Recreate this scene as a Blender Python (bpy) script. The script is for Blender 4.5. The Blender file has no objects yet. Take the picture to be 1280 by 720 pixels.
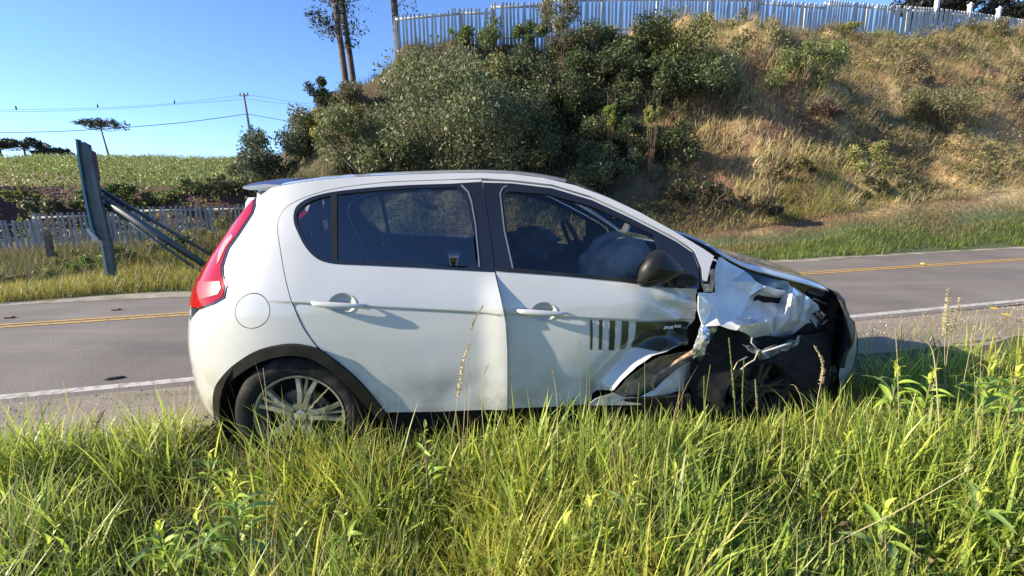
import bpy, bmesh, math, random
import numpy as np
from mathutils import Vector, Matrix, geometry
random.seed(7); RNG = np.random.default_rng(11)
R = math.radians
COL = bpy.context.scene.collection
# ------------------------------------------------------------------ camera
sc = bpy.context.scene
FPX, PITCH, ROLL, EYE = 580.0, R(11.7), R(0.7), 1.37
cF = np.array([0, math.cos(PITCH), -math.sin(PITCH)])
r0 = np.array([1., 0, 0]); u0 = np.array([0, math.sin(PITCH), math.cos(PITCH)])
cR = r0 * math.cos(ROLL) - u0 * math.sin(ROLL)
cU = u0 * math.cos(ROLL) + r0 * math.sin(ROLL)
cC = np.array([0, 0, EYE])
cam = bpy.data.cameras.new('camera'); camo = bpy.data.objects.new('camera', cam); COL.objects.link(camo)
cam.sensor_width = 36; cam.lens = FPX / 1280 * 36; cam.clip_start = .05; cam.clip_end = 5000
camo.matrix_world = Matrix(((cR[0], cU[0], -cF[0], cC[0]), (cR[1], cU[1], -cF[1], cC[1]), (cR[2], cU[2], -cF[2], cC[2]), (0, 0, 0, 1)))
sc.camera = camo
# ------------------------------------------------------------------ light
SUN_EL = R(23); TRAV = (0.974, 0.225)                 # sunlight travels this way over the ground
w = bpy.data.worlds.new('World'); sc.world = w; w.use_nodes = True
nt = w.node_tree; bg = nt.nodes['Background']
sky = nt.nodes.new('ShaderNodeTexSky'); sky.sky_type = 'NISHITA'; sky.sun_disc = False
sky.sun_elevation = SUN_EL; sky.sun_rotation = math.atan2(-TRAV[0], -TRAV[1])
sky.altitude = 900; sky.air_density = 1.0; sky.dust_density = .05; sky.ozone_density = 2.5
tint = nt.nodes.new('ShaderNodeMix'); tint.data_type = 'RGBA'; tint.blend_type = 'MULTIPLY'; tint.inputs['Factor'].default_value = 1
tint.inputs['B'].default_value = (.70, .85, 1.14, 1); nt.links.new(sky.outputs[0], tint.inputs['A']); nt.links.new(tint.outputs['Result'], bg.inputs['Color'])
bg.inputs['Strength'].default_value = 0.105
sl = bpy.data.lights.new('sun', 'SUN'); sl.energy = 5.0; sl.angle = R(.55); sl.color = (1, .88, .68)
so = bpy.data.objects.new('sun', sl); COL.objects.link(so)
so.rotation_euler = Vector((-TRAV[0] * math.cos(SUN_EL), -TRAV[1] * math.cos(SUN_EL), math.sin(SUN_EL))).to_track_quat('Z', 'Y').to_euler()
sc.view_settings.view_transform = 'Standard'; sc.view_settings.look = 'None'
sc.view_settings.gamma = 1; sc.view_settings.exposure = 1.22
sc.cycles.max_bounces = 10; sc.cycles.transparent_max_bounces = 24
sc.cycles.use_adaptive_sampling = True
try: sc.cycles.use_denoising = True
except Exception: pass
# ------------------------------------------------------------------ helpers
def ray(px, py): return cF * FPX + cR * (px - 640) + cU * (360 - py)
def onY(px, py, Y):
    d = ray(px, py); return cC + d * (Y / d[1])
RD = np.array([.9703, .2420, 0]); RN = np.array([-.2420, .9703, 0])      # along the road / across it
def W2(u, d): return RD[:2] * u + RN[:2] * d
def onD(px, py, dd):
    r = ray(px, py); return cC + r * (dd / (r @ RN))
def tag(o, label=None, cat=None, group=None, kind=None):
    if label: o['label'] = label
    if cat: o['category'] = cat
    if group: o['group'] = group
    if kind: o['kind'] = kind
    return o
def thing(name, label, cat, loc=(0, 0, 0), rz=0, group=None):
    o = bpy.data.objects.new(name, None); COL.objects.link(o); o.location = tuple(float(v) for v in loc); o.rotation_euler = (0, 0, rz)
    o.empty_display_size = .1
    return tag(o, label, cat, group)
def link(name, me, parent=None, mat=None):
    o = bpy.data.objects.new(name, me); COL.objects.link(o)
    if mat is not None and not me.materials: me.materials.append(mat)
    if parent is not None: o.parent = parent
    return o
def mesh_np(name, V, Fc, col=None, smooth=False, matidx=None, mats=None):
    me = bpy.data.meshes.new(name); V = np.asarray(V, np.float32); Fc = np.asarray(Fc, np.int32)
    k = Fc.shape[1]; me.vertices.add(len(V)); me.vertices.foreach_set('co', V.ravel())
    me.loops.add(Fc.size); me.loops.foreach_set('vertex_index', Fc.ravel())
    me.polygons.add(len(Fc)); me.polygons.foreach_set('loop_start', np.arange(0, Fc.size, k, dtype=np.int32))
    me.polygons.foreach_set('loop_total', np.full(len(Fc), k, np.int32))
    if smooth: me.polygons.foreach_set('use_smooth', np.ones(len(Fc), bool))
    for m in (mats or []): me.materials.append(m)
    if matidx is not None: me.polygons.foreach_set('material_index', np.asarray(matidx, np.int32))
    me.update(calc_edges=True)
    if col is not None:
        a = me.color_attributes.new('Col', 'FLOAT_COLOR', 'POINT')
        c = np.ones((len(V), 4), np.float32); c[:, :3] = col; a.data.foreach_set('color', c.ravel())
    me.validate(); return me
def _hash(i, j, s):
    n = (i * 374761393 + j * 668265263 + s * 974711) & 0x7fffffff
    n = ((n ^ (n >> 13)) * 1274126177) & 0x7fffffff
    return ((n ^ (n >> 16)) & 0xffff) / 65535.
def vnoise(x, y, s=0):
    x = np.asarray(x, float); y = np.asarray(y, float); i = np.floor(x).astype(np.int64); j = np.floor(y).astype(np.int64)
    fx = x - i; fy = y - j; fx = fx * fx * (3 - 2 * fx); fy = fy * fy * (3 - 2 * fy)
    a = _hash(i, j, s) * (1 - fx) + _hash(i + 1, j, s) * fx; b = _hash(i, j + 1, s) * (1 - fx) + _hash(i + 1, j + 1, s) * fx
    return (a * (1 - fy) + b * fy) * 2 - 1
def fbm(x, y, s=0, o=4):
    t = 0; a = 1.
    for k in range(o): t = t + a * vnoise(x * 2 ** k, y * 2 ** k, s + k); a *= .5
    return t
def sstep(a, b, x):
    t = np.clip((np.asarray(x, float) - a) / (b - a), 0, 1); return t * t * (3 - 2 * t)
# --- materials
def mat(name, color=(.5, .5, .5), rough=.5, metal=0, spec=.5, coat=0, coat_r=.05, bump=None, vary=None, attr=False, trans=0, emis=None):
    m = bpy.data.materials.new(name); m.use_nodes = True; n = m.node_tree.nodes; l = m.node_tree.links
    b = n['Principled BSDF']; b.inputs['Base Color'].default_value = (*color, 1); b.inputs['Roughness'].default_value = rough
    b.inputs['Metallic'].default_value = metal; b.inputs['Specular IOR Level'].default_value = spec
    b.inputs['Coat Weight'].default_value = coat; b.inputs['Coat Roughness'].default_value = coat_r
    tc = n.new('ShaderNodeTexCoord'); csock = None
    if attr:
        a = n.new('ShaderNodeAttribute'); a.attribute_name = 'Col'; csock = a.outputs['Color']
    if vary:                                   # (scale, other colour, lo, hi)
        t = n.new('ShaderNodeTexNoise'); t.inputs['Scale'].default_value = vary[0]; t.inputs['Detail'].default_value = 7
        l.new(tc.outputs['Object'], t.inputs['Vector'])
        mr = n.new('ShaderNodeMapRange'); mr.inputs['From Min'].default_value = vary[2]; mr.inputs['From Max'].default_value = vary[3]
        l.new(t.outputs['Fac'], mr.inputs['Value'])
        mx = n.new('ShaderNodeMix'); mx.data_type = 'RGBA'; l.new(mr.outputs[0], mx.inputs['Factor'])
        mx.inputs['A'].default_value = (*color, 1); mx.inputs['B'].default_value = (*vary[1], 1)
        if csock: l.new(csock, mx.inputs['A'])
        csock = mx.outputs['Result']
    if csock: l.new(csock, b.inputs['Base Color'])
    if bump:
        t = n.new('ShaderNodeTexNoise'); t.inputs['Scale'].default_value = bump[0]; t.inputs['Detail'].default_value = 6
        l.new(tc.outputs['Object'], t.inputs['Vector']); bp = n.new('ShaderNodeBump'); bp.inputs['Strength'].default_value = bump[1]
        bp.inputs['Distance'].default_value = bump[2]; l.new(t.outputs['Fac'], bp.inputs['Height']); l.new(bp.outputs[0], b.inputs['Normal'])
    if trans:
        tr = n.new('ShaderNodeBsdfTranslucent'); ms = n.new('ShaderNodeMixShader'); ms.inputs[0].default_value = trans
        if csock: l.new(csock, tr.inputs['Color'])
        else: tr.inputs['Color'].default_value = (*color, 1)
        l.new(b.outputs[0], ms.inputs[1]); l.new(tr.outputs[0], ms.inputs[2]); l.new(ms.outputs[0], n['Material Output'].inputs['Surface'])
    if emis: b.inputs['Emission Color'].default_value = (*emis, 1); b.inputs['Emission Strength'].default_value = 1
    return m
def glass(name, tint, refl=.06):
    m = bpy.data.materials.new(name); m.use_nodes = True; n = m.node_tree.nodes; l = m.node_tree.links
    n.remove(n['Principled BSDF']); t = n.new('ShaderNodeBsdfTransparent'); t.inputs[0].default_value = (*tint, 1)
    g = n.new('ShaderNodeBsdfGlossy'); g.inputs['Roughness'].default_value = .01; g.inputs[0].default_value = (1, 1, 1, 1)
    lw = n.new('ShaderNodeFresnel'); lw.inputs['IOR'].default_value = 1.52
    ad = n.new('ShaderNodeMath'); ad.operation = 'ADD'; ad.inputs[1].default_value = refl; l.new(lw.outputs[0], ad.inputs[0])
    ms = n.new('ShaderNodeMixShader'); l.new(ad.outputs[0], ms.inputs[0]); l.new(t.outputs[0], ms.inputs[1]); l.new(g.outputs[0], ms.inputs[2])
    l.new(ms.outputs[0], n['Material Output'].inputs['Surface']); return m
M = {}
M['paint'] = mat('white_paint', (.50, .505, .50), .30, coat=1, coat_r=.03, spec=.5, vary=(3.0, (.465, .47, .45), .45, .75))
M['crush'] = mat('crumpled_paint', (.66, .66, .64), .22, coat=1, coat_r=.02, spec=.7, metal=.0, bump=(14, .12, .02), vary=(9, (.52, .51, .48), .5, .7))
M['hoodp'] = mat('hood_paint', (.66, .67, .68), .12, coat=1, coat_r=.02, spec=1, bump=(7, .1, .02))
M['inner'] = mat('dark_trim', (.009, .009, .010), .85, spec=.15, vary=(20, (.016, .016, .016), .4, .6))
M['card'] = mat('door_card', (.055, .057, .062), .8)
M['plastic'] = mat('black_plastic', (.009, .009, .009), .45, spec=.3, bump=(250, .25, .001), vary=(12, (.022, .021, .019), .4, .7))
M['gloss'] = mat('gloss_black', (.012, .013, .016), .12, coat=.6)
M['rubber'] = mat('rubber', (.012, .012, .013), .8, spec=.2, bump=(90, .4, .002), vary=(15, (.05, .045, .038), .5, .75))
M['rim'] = mat('rim_alloy', (.46, .47, .44), .35, metal=.7, vary=(12, (.20, .19, .17), .45, .7))
M['disc'] = mat('brake_steel', (.12, .11, .10), .5, metal=.7)
M['decal'] = mat('decal_black', (.025, .033, .024), .30, coat=.6)
M['decal_white'] = mat('decal_white', (.75, .75, .75), .4)
M['decal_red'] = mat('decal_red', (.45, .05, .04), .4)
M['crumb'] = mat('crinkled_metal', (.58, .60, .63), .22, metal=.7, bump=(50, .25, .01))
M['redlens'] = mat('red_lens', (.30, .001, .003), .10, spec=.25, coat=0)
M['paleLens'] = mat('pale_lens', (.80, .35, .32), .1, coat=1)
M['amber'] = mat('amber_lens', (.8, .22, .10), .12, coat=1)
M['bare'] = mat('bare_steel', (.45, .42, .37), .32, metal=.85, bump=(30, .4, .01), vary=(14, (.22, .15, .10), .45, .6))
M['rust'] = mat('dirty_steel', (.34, .25, .16), .6, metal=.2, bump=(35, .6, .01), vary=(11, (.09, .08, .05), .45, .65))
M['seat'] = mat('seat_fabric', (.13, .135, .145), .9, bump=(200, .3, .002))
M['seat2'] = mat('seat_accent', (.18, .09, .06), .9)
M['airbag'] = mat('airbag_cloth', (.40, .39, .39), .85, bump=(12, .8, .04), vary=(6, (.24, .24, .28), .45, .65))
M['glassR'] = glass('rear_glass', (.66, .74, .80), .07)
M['glassF'] = glass('front_glass', (.80, .84, .82), .01)
M['screen'] = glass('windscreen_glass', (.7, .75, .73), .0)
M['mirror'] = mat('mirror_glass', (.8, .8, .8), .02, metal=1)
M['asphalt'] = mat('asphalt', (.145, .124, .106), .85, bump=(70, .7, .008), vary=(.9, (.20, .178, .152), .35, .7))
M['shoulder'] = mat('shoulder', (.21, .175, .135), .95, bump=(40, .8, .012), vary=(1.6, (.29, .24, .185), .35, .7))
M['white_line'] = mat('white_line', (.50, .47, .42), .8, vary=(14, (.26, .235, .20), .45, .68))
M['yellow_line'] = mat('yellow_line', (.60, .35, .07), .8, vary=(14, (.28, .19, .09), .45, .68))
M['leaf'] = mat('leaf', (.08, .12, .03), .5, attr=True, trans=.35, spec=.4)
M['grass'] = mat('grass_blade', (.08, .12, .03), .42, attr=True, trans=.5, spec=.5)
M['drygrass'] = mat('dry_grass', (.2, .15, .06), .7, attr=True, trans=.25, spec=.2)
M['bark'] = mat('bark', (.085, .062, .048), .9, bump=(12, .8, .05), vary=(5, (.13, .10, .08), .4, .6))
M['twig'] = mat('twig', (.16, .11, .07), .8)
M['needles'] = mat('needles', (.02, .035, .02), .7, attr=True, trans=.1)
M['concrete'] = mat('fence_concrete', (.62, .60, .57), .85, vary=(3, (.45, .43, .40), .4, .7))
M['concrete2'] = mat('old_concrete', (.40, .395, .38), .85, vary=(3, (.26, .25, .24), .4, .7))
def rand_tone(m, amt):
    n = m.node_tree.nodes; l = m.node_tree.links; b = n['Principled BSDF']; src = b.inputs['Base Color'].links[0].from_socket; oi = n.new('ShaderNodeObjectInfo')
    mr = n.new('ShaderNodeMapRange'); mr.inputs['To Max'].default_value = amt; l.new(oi.outputs['Random'], mr.inputs['Value']); mx = n.new('ShaderNodeMix'); mx.data_type = 'RGBA'; l.new(mr.outputs[0], mx.inputs['Factor']); l.new(src, mx.inputs['A']); mx.inputs['B'].default_value = (.13, .125, .11, 1); l.new(mx.outputs['Result'], b.inputs['Base Color'])
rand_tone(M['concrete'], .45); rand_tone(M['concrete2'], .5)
M['galv'] = mat('galvanised', (.10, .125, .135), .5, metal=.3, vary=(4, (.06, .075, .085), .4, .65))
M['signblue'] = mat('sign_back', (.07, .20, .24), .4, metal=.3)
M['rustpost'] = mat('rusted_edge', (.12, .06, .08), .8)
M['wood'] = mat('stump_wood', (.22, .17, .12), .9, vary=(10, (.12, .09, .07), .4, .6))
M['wire'] = mat('cable', (.03, .04, .06), .7)
M['poleM'] = mat('pole_concrete', (.20, .20, .20), .8)
M['soil'] = mat('soil', (.20, .11, .06), .95)
def add_streaks(m, other, rot, scale, lo, hi, amt):
    n = m.node_tree.nodes; l = m.node_tree.links; b = n['Principled BSDF']; src = b.inputs['Base Color'].links[0].from_socket
    tc = n.new('ShaderNodeTexCoord'); mp = n.new('ShaderNodeMapping'); mp.inputs['Rotation'].default_value = rot; mp.inputs['Scale'].default_value = scale; l.new(tc.outputs['Object'], mp.inputs['Vector'])
    t = n.new('ShaderNodeTexNoise'); t.inputs['Scale'].default_value = 1; t.inputs['Detail'].default_value = 9; t.inputs['Roughness'].default_value = .65; l.new(mp.outputs[0], t.inputs['Vector'])
    mr = n.new('ShaderNodeMapRange'); mr.inputs['From Min'].default_value = lo; mr.inputs['From Max'].default_value = hi; mr.inputs['To Max'].default_value = amt; l.new(t.outputs['Fac'], mr.inputs['Value'])
    mx = n.new('ShaderNodeMix'); mx.data_type = 'RGBA'; l.new(mr.outputs[0], mx.inputs['Factor']); l.new(src, mx.inputs['A']); mx.inputs['B'].default_value = (*other, 1); l.new(mx.outputs['Result'], b.inputs['Base Color'])
add_streaks(M['asphalt'], (.27, .23, .18), (0, 0, R(-14)), (.10, 1.6, 1), .50, .70, .75)
add_streaks(M['asphalt'], (.075, .068, .062), (0, 0, R(-14)), (.16, 1.1, 1), .55, .75, .7)
add_streaks(M['asphalt'], (.30, .27, .23), (0, 0, 0), (60, 60, 60), .62, .75, .5)
add_streaks(M['shoulder'], (.34, .30, .25), (0, 0, 0), (40, 40, 40), .60, .72, .7)
add_streaks(M['shoulder'], (.12, .11, .05), (0, 0, R(-14)), (.5, 3, 1), .55, .72, .6)
def add_dust(m, col, z0, z1):
    n = m.node_tree.nodes; l = m.node_tree.links; b = n['Principled BSDF']; src = b.inputs['Base Color'].links[0].from_socket
    tc = n.new('ShaderNodeTexCoord'); sx = n.new('ShaderNodeSeparateXYZ'); l.new(tc.outputs['Object'], sx.inputs[0]); t = n.new('ShaderNodeTexNoise'); t.inputs['Scale'].default_value = 9; t.inputs['Detail'].default_value = 9; l.new(tc.outputs['Object'], t.inputs['Vector'])
    a = n.new('ShaderNodeMapRange'); a.inputs['From Min'].default_value = z1; a.inputs['From Max'].default_value = z0; a.inputs['To Max'].default_value = 1; l.new(sx.outputs['Z'], a.inputs['Value'])
    c = n.new('ShaderNodeMapRange'); c.inputs['From Min'].default_value = .42; c.inputs['From Max'].default_value = .62; l.new(t.outputs['Fac'], c.inputs['Value'])
    mu = n.new('ShaderNodeMath'); mu.operation = 'MULTIPLY'; l.new(a.outputs[0], mu.inputs[0]); l.new(c.outputs[0], mu.inputs[1]); m2 = n.new('ShaderNodeMath'); m2.operation = 'MULTIPLY'; m2.inputs[1].default_value = .7; l.new(mu.outputs[0], m2.inputs[0])
    mx = n.new('ShaderNodeMix'); mx.data_type = 'RGBA'; l.new(m2.outputs[0], mx.inputs['Factor']); l.new(src, mx.inputs['A']); mx.inputs['B'].default_value = (*col, 1); l.new(mx.outputs['Result'], b.inputs['Base Color'])
add_dust(M['paint'], (.26, .23, .16), .30, .62)
# ground: colour by attribute
M['ground'] = mat('ground', (.1, .08, .04), .95, attr=True, bump=(6, .8, .12))
# ------------------------------------------------------------------ terrain
def ip(x, T): return np.interp(x, [a for a, b in T], [b for a, b in T])
CREST = [(-60, -.8), (-9, -.8), (-6.2, -.7), (-5.2, .9), (-4.4, 2.2), (-3.2, 3.9), (-2.2, 4.7), (.5, 6.3), (3, 6.9), (6, 7.4), (12, 8.2), (19, 8.5), (26, 8.9), (35, 9.4), (60, 10)]
FOOT = [(-60, -.8), (-9, -.8), (-5, -.2), (0, 0), (8, .1), (14, .7), (22, 1.35), (40, 2.4)]
def ht(u, d):
    u = np.asarray(u, float); d = np.asarray(d, float)
    z = -.35 * sstep(2.8, 4.7, d) - .02 * 0
    foot = ip(u, FOOT); crest = ip(u + .265 * np.clip(d - 20, -9, 3), CREST)
    v = sstep(9.15, 12, d); z = z * (1 - v) + foot * v
    gul = 3.0 * np.exp(-((u - 5.2) / 2.6) ** 2) - 1.3 * np.exp(-((u - 12.8) / 3.2) ** 2) + .9 * np.exp(-((u - 21) / 3) ** 2)
    t = (d - 11.8 - gul * sstep(11.8, 15.5, d)) / (8.2 - gul * .9)
    t = np.clip(t, 0, 1); prof = .62 * t + .38 * sstep(0, 1, t)
    amp = sstep(11.3, 13, d) * (1 - .7 * sstep(20, 22, d)) * sstep(-7, -4, u)
    z = z + np.maximum(crest - foot, 0) * prof + amp * (.50 * fbm(u * .45, d * .45, 3, 4) + .28 * fbm(u * 1.7, d * 1.7, 9, 2))
    # far left field
    L = 1 - sstep(-9, -3, u)
    fz = -.8 + 2.7 * sstep(29, 32.5, d + 1.2 * fbm(u * .2, d * .1, 5, 2)) + np.clip(d - 32, 0, 46) * .100
    z = np.where(d > 20.3, z * (1 - L * sstep(20.3, 24, d)) + fz * L * sstep(20.3, 24, d), z)
    z = z + .10 * fbm(u * .7, d * .7, 21, 3) * sstep(9.3, 10.5, d) * (1 - sstep(20, 40, d))
    z = z + .035 * fbm(u * 1.3, d * 1.3, 31, 3) * (1 - sstep(2.2, 3.0, d)) * (1 - np.exp(-((u - 0) / 3) ** 2 - ((d - 2.5) / 1.5) ** 2) * .8)
    return z
def wz(x, y):
    return ht(x * RD[0] + y * RD[1], x * RN[0] + y * RN[1])
def hit(px, py, tmax=.5):
    r = ray(px, py); ts = np.concatenate([np.linspace(.0015, .03, 500), np.linspace(.03, tmax, 1500)])
    Pn = cC[None] + r[None] * ts[:, None]; below = Pn[:, 2] < wz(Pn[:, 0], Pn[:, 1])
    i = int(below.argmax()) if below.any() else 800
    return Pn[i]
def build_ground():
    us = np.concatenate([-np.geomspace(1200, 40, 22)[:-1], np.arange(-40, 46, .3), np.geomspace(46, 1400, 24)])
    ds = np.concatenate([-np.geomspace(1200, 8, 24)[:-1], np.arange(-8, 2, .5), np.arange(2, 35, .22), np.geomspace(35, 1400, 40)])
    Ug, Dg = np.meshgrid(us, ds, indexing='ij'); Z = ht(Ug, Dg)
    Z = Z - .05 * ((Dg > 3.1) & (Dg < 9.12))
    X = RD[0] * Ug + RN[0] * Dg; Y = RD[1] * Ug + RN[1] * Dg
    V = np.stack([X, Y, Z], -1).reshape(-1, 3); nu, nd = len(us), len(ds)
    i = (np.arange(nu - 1)[:, None] * nd + np.arange(nd - 1)[None]).ravel()
    Fc = np.stack([i, i + nd, i + nd + 1, i + 1], 1)
    u = Ug.ravel(); d = Dg.ravel(); n = fbm(u * .5, d * .5, 40, 4)[:, None]; n2 = fbm(u * .13, d * .2, 50, 3)[:, None]
    green = np.array([.055, .075, .022]); tan = np.array([.40, .30, .15]); red = np.array([.17, .085, .045]); dk = np.array([.05, .055, .022])
    c = np.where(d[:, None] < 4, green, green * 1.2)
    wt = np.clip(.5 + n * .9, 0, 1); hill = tan * wt + red * (1 - wt); left = dk * (1 - wt * .4) + red * wt * .4
    hw = sstep(7.0, 10, u)[:, None]; hc = hill * hw + left * (1 - hw)
    k = sstep(10.6, 11.6, d)[:, None]; c = c * (1 - k) + hc * k
    f = (sstep(-4, -8, u) if False else (1 - sstep(-9, -5, u)))[:, None] * sstep(12, 14, d)[:, None]
    fld = np.array([.10, .12, .035]) * (1 - np.clip(.5 + n2, 0, 1)) + np.array([.24, .17, .075]) * np.clip(.5 + n2, 0, 1)
    cut = ((d > 28) & (d < 33.5))[:, None] * 1.; fld = fld * (1 - cut) + np.array([.075, .035, .03]) * cut
    c = c * (1 - f) + fld * f
    me = mesh_np('ground', V, Fc, c, True, mats=[M['ground']])
    tag(link('ground', me), kind='structure')
build_ground()
def strip(name, d0, d1, u0_, u1_, off, m, nd=2, wob=0, kind='structure', seg=.5):
    us = np.arange(u0_, u1_ + seg, seg); V = []; 
    for u in us:
        for k in range(nd + 1):
            t = k / nd; d = d0 + (d1 - d0) * t
            if wob and k in (0, nd): d += wob * float(fbm(u * .9, d0 * 3.1 + k, 61, 4)) * (1 if k == 0 else 1)
            V.append((*W2(u, d), road_z(d) + off))
    n = nd + 1; Fc = [(i * n + k, (i + 1) * n + k, (i + 1) * n + k + 1, i * n + k + 1) for i in range(len(us) - 1) for k in range(nd)]
    return tag(link(name, mesh_np(name, V, Fc, smooth=True, mats=[m])), kind=kind)
def road_z(d):
    if d < 4.62: return float(ht(0, d))
    return -.35 + .06 * (1 - min(abs(d - 7.0) / 2.2, 1) ** 1.5)
strip('road_shoulder', 2.85, 4.60, -60, 90, .0, M['shoulder'], 10, .16)
strip('road', 4.60, 9.12, -60, 90, .006, M['asphalt'], 14, .03)
strip('verge_curb', 9.0, 9.5, -60, 90, .011, mat('pale_grit', (.36, .32, .27), .9, bump=(40, .8, .01), vary=(2.5, (.20, .17, .10), .4, .6)), 2, .14)
strip('edge_line', 4.72, 4.83, -60, 90, .012, M['white_line'], 1, .006)
strip('centre_line', 7.27, 7.35, -60, 90, .012, M['yellow_line'], 1, .004)
strip('centre_line', 7.43, 7.51, -60, 90, .012, M['yellow_line'], 1, .004)
# ------------------------------------------------------------------ car pose and body surface
YAW = R(5); cT = np.array([math.cos(YAW), math.sin(YAW), 0]); cN = np.array([math.sin(YAW), -math.cos(YAW), 0])
cO = np.array([-1.036, 2.08, 0]) - cN * .80
car = thing('hatchback_car', 'white four-door hatchback with its front end crushed, standing in tall grass beside the road', 'car', cO, YAW)
def Wp(s, y, z):  # car local -> world
    return cO + cT * s + cN * (-y) + np.array([0, 0, z])
WZ = [(.1, .75), (.2, .785), (.3, .805), (.5, .828), (.7, .835), (.85, .825), (.95, .797), (1.1, .735), (1.25, .665), (1.38, .60), (1.47, .54), (1.56, .47)]
SR = [(.1, -.62), (.25, -.72), (.4, -.745), (.6, -.745), (.75, -.715), (.9, -.67), (1.05, -.575), (1.2, -.46), (1.35, -.37), (1.47, -.30), (1.56, -.24)]
SF = [(.1, 3.08), (.25, 3.16), (.4, 3.2), (.6, 3.2), (.75, 3.1), (.9, 2.95), (1.05, 2.7), (1.56, 2.4)]
def smooth_tab(T):
    z = np.linspace(.05, 1.6, 156); v = ip(z, T); k = np.hanning(19); k /= k.sum()
    v = np.convolve(np.pad(v, 9, mode='reflect', reflect_type='odd'), k, 'valid'); return z, v
TW, TR, TF = smooth_tab(WZ), smooth_tab(SR), smooth_tab(SF)
NS = 2.6; S0, LQ = .15, 1.15; S1, LQ1 = 2.45, 1.15
def S(q, z, dw=0.):
    q = np.asarray(q, float); z = np.asarray(z, float)
    w0 = np.interp(z, *TW); sr = np.interp(z, *TR); sf = np.interp(z, *TF)
    pr = np.clip((S0 - q) / LQ, 0, 1) ** (NS / 2) * math.pi / 2; pf = np.clip((q - S1) / LQ1, 0, 1) ** (NS / 2) * math.pi / 2
    # blend the super-ellipse in so that q ~ s near the start
    s = np.where(q < S0, S0 - (S0 - sr) * np.sin(pr) ** (2 / NS) * (1 - (1 - sstep(0, .55, pr / 1.57)) * 0), q)
    wr = w0 * np.cos(pr) ** (2 / NS)
    s = np.where(q > S1, S1 + (sf - S1) * np.sin(pf) ** (2 / NS), s); wf = w0 * np.cos(pf) ** (2 / NS)
    ww = np.where(q < S0, wr, np.where(q > S1, wf, w0)) + dw
    return np.stack([s, -ww, z], -1)
def QN(P):
    return [((S0 - LQ * min(1, (S0 - a) / LQ) ** (2 / NS)) if a < S0 else (S1 + LQ1 * min(1, (a - S1) / LQ1) ** (2 / NS)) if a > S1 else a, b) for a, b in P]
gq, gz = np.meshgrid(np.arange(-.95, 3.5, .02), np.arange(.1, 1.56, .02), indexing='ij')
def proj(Pw):
    d = Pw - cC; zz = d @ cF; return np.stack([640 + FPX * (d @ cR) / zz, 360 - FPX * (d @ cU) / zz], -1)
def toW(L): return cO + L[..., 0:1] * cT + (-L[..., 1:2]) * cN + L[..., 2:3] * np.array([0, 0, 1.])
def projqz(q, z): return proj(toW(S(q, z)))
gp = projqz(gq, gz)
e1 = toW(S(gq + .002, gz)) - toW(S(gq, gz)); e2 = toW(S(gq, gz + .002)) - toW(S(gq, gz)); gn = np.cross(e1, e2)
gvis = ((gn * (cC - toW(S(gq, gz)))).sum(-1) > 0)
def inv(pts):
    out = []
    for px, py in pts:
        dd = (gp[..., 0] - px) ** 2 + (gp[..., 1] - py) ** 2 + np.where(gvis, 0, 1e9)
        i = np.unravel_index(dd.argmin(), dd.shape); q, z = float(gq[i]), float(gz[i]); best = dd[i]
        for _ in range(6):
            p0 = projqz(q, z); a = (projqz(q + .003, z) - p0) / .003; b = (projqz(q, z + .003) - p0) / .003
            J = np.array([a, b]).T
            try: st = np.linalg.solve(J, np.array([px, py]) - p0)
            except Exception: break
            st = np.clip(st, -.03, .03); okk = False
            for _h in range(5):
                nq, nz = q + st[0], z + st[1]; pn = projqz(nq, nz); e = ((pn - (px, py)) ** 2).sum()
                if e < best: q, z, best = nq, nz, e; okk = True; break
                st = st * .5
            if not okk: break
        out.append((q, z))
    return out
def dens(poly, step=.02, smooth=0):
    P = [np.array(p) for p in poly]; out = []
    for a, b in zip(P, P[1:] + P[:1]):
        n = max(1, int(np.linalg.norm(b - a) / step))
        out += [a + (b - a) * k / n for k in range(n)]
    return out
def catmull(pts, closed=True, n=4):
    P = [np.array(p, float) for p in pts]; m = len(P); out = []
    rng = range(m if closed else m - 1)
    for i in rng:
        p1 = P[i]; p2 = P[(i + 1) % m]; p0 = P[i - 1] if (closed or i > 0) else p1; p3 = P[(i + 2) % m] if (closed or i + 2 < m) else p2
        for k in range(n):
            t = k / n; out.append(.5 * ((2 * p1) + (-p0 + p2) * t + (2 * p0 - 5 * p1 + 4 * p2 - p3) * t * t + (-p0 + 3 * p1 - 3 * p2 + p3) * t ** 3))
    if not closed: out.append(P[-1])
    return out
def area(P): return .5 * sum(a[0] * b[1] - b[0] * a[1] for a, b in zip(P, P[1:] + P[:1]))
def inset(P, g):
    if g == 0: return P
    sgn = 1 if area(P) > 0 else -1; n = len(P); out = []
    for i in range(n):
        t = P[(i + 1) % n] - P[i - 1]; L = np.linalg.norm(t) or 1; nrm = np.array([-t[1], t[0]]) / L * sgn
        out.append(P[i] + nrm * g)
    return out
def inside(P, x, y):
    P = np.array(P); x = np.atleast_1d(x); y = np.atleast_1d(y); r = np.zeros(len(x), bool)
    xa, ya = P[:, 0], P[:, 1]; xb, yb = np.roll(xa, -1), np.roll(ya, -1)
    for a, b, c, d in zip(xa, ya, xb, yb):
        if b == d: continue
        k = ((b > y) != (d > y)) & (x < (c - a) * (y - b) / (d - b) + a); r ^= k
    return r
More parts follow.
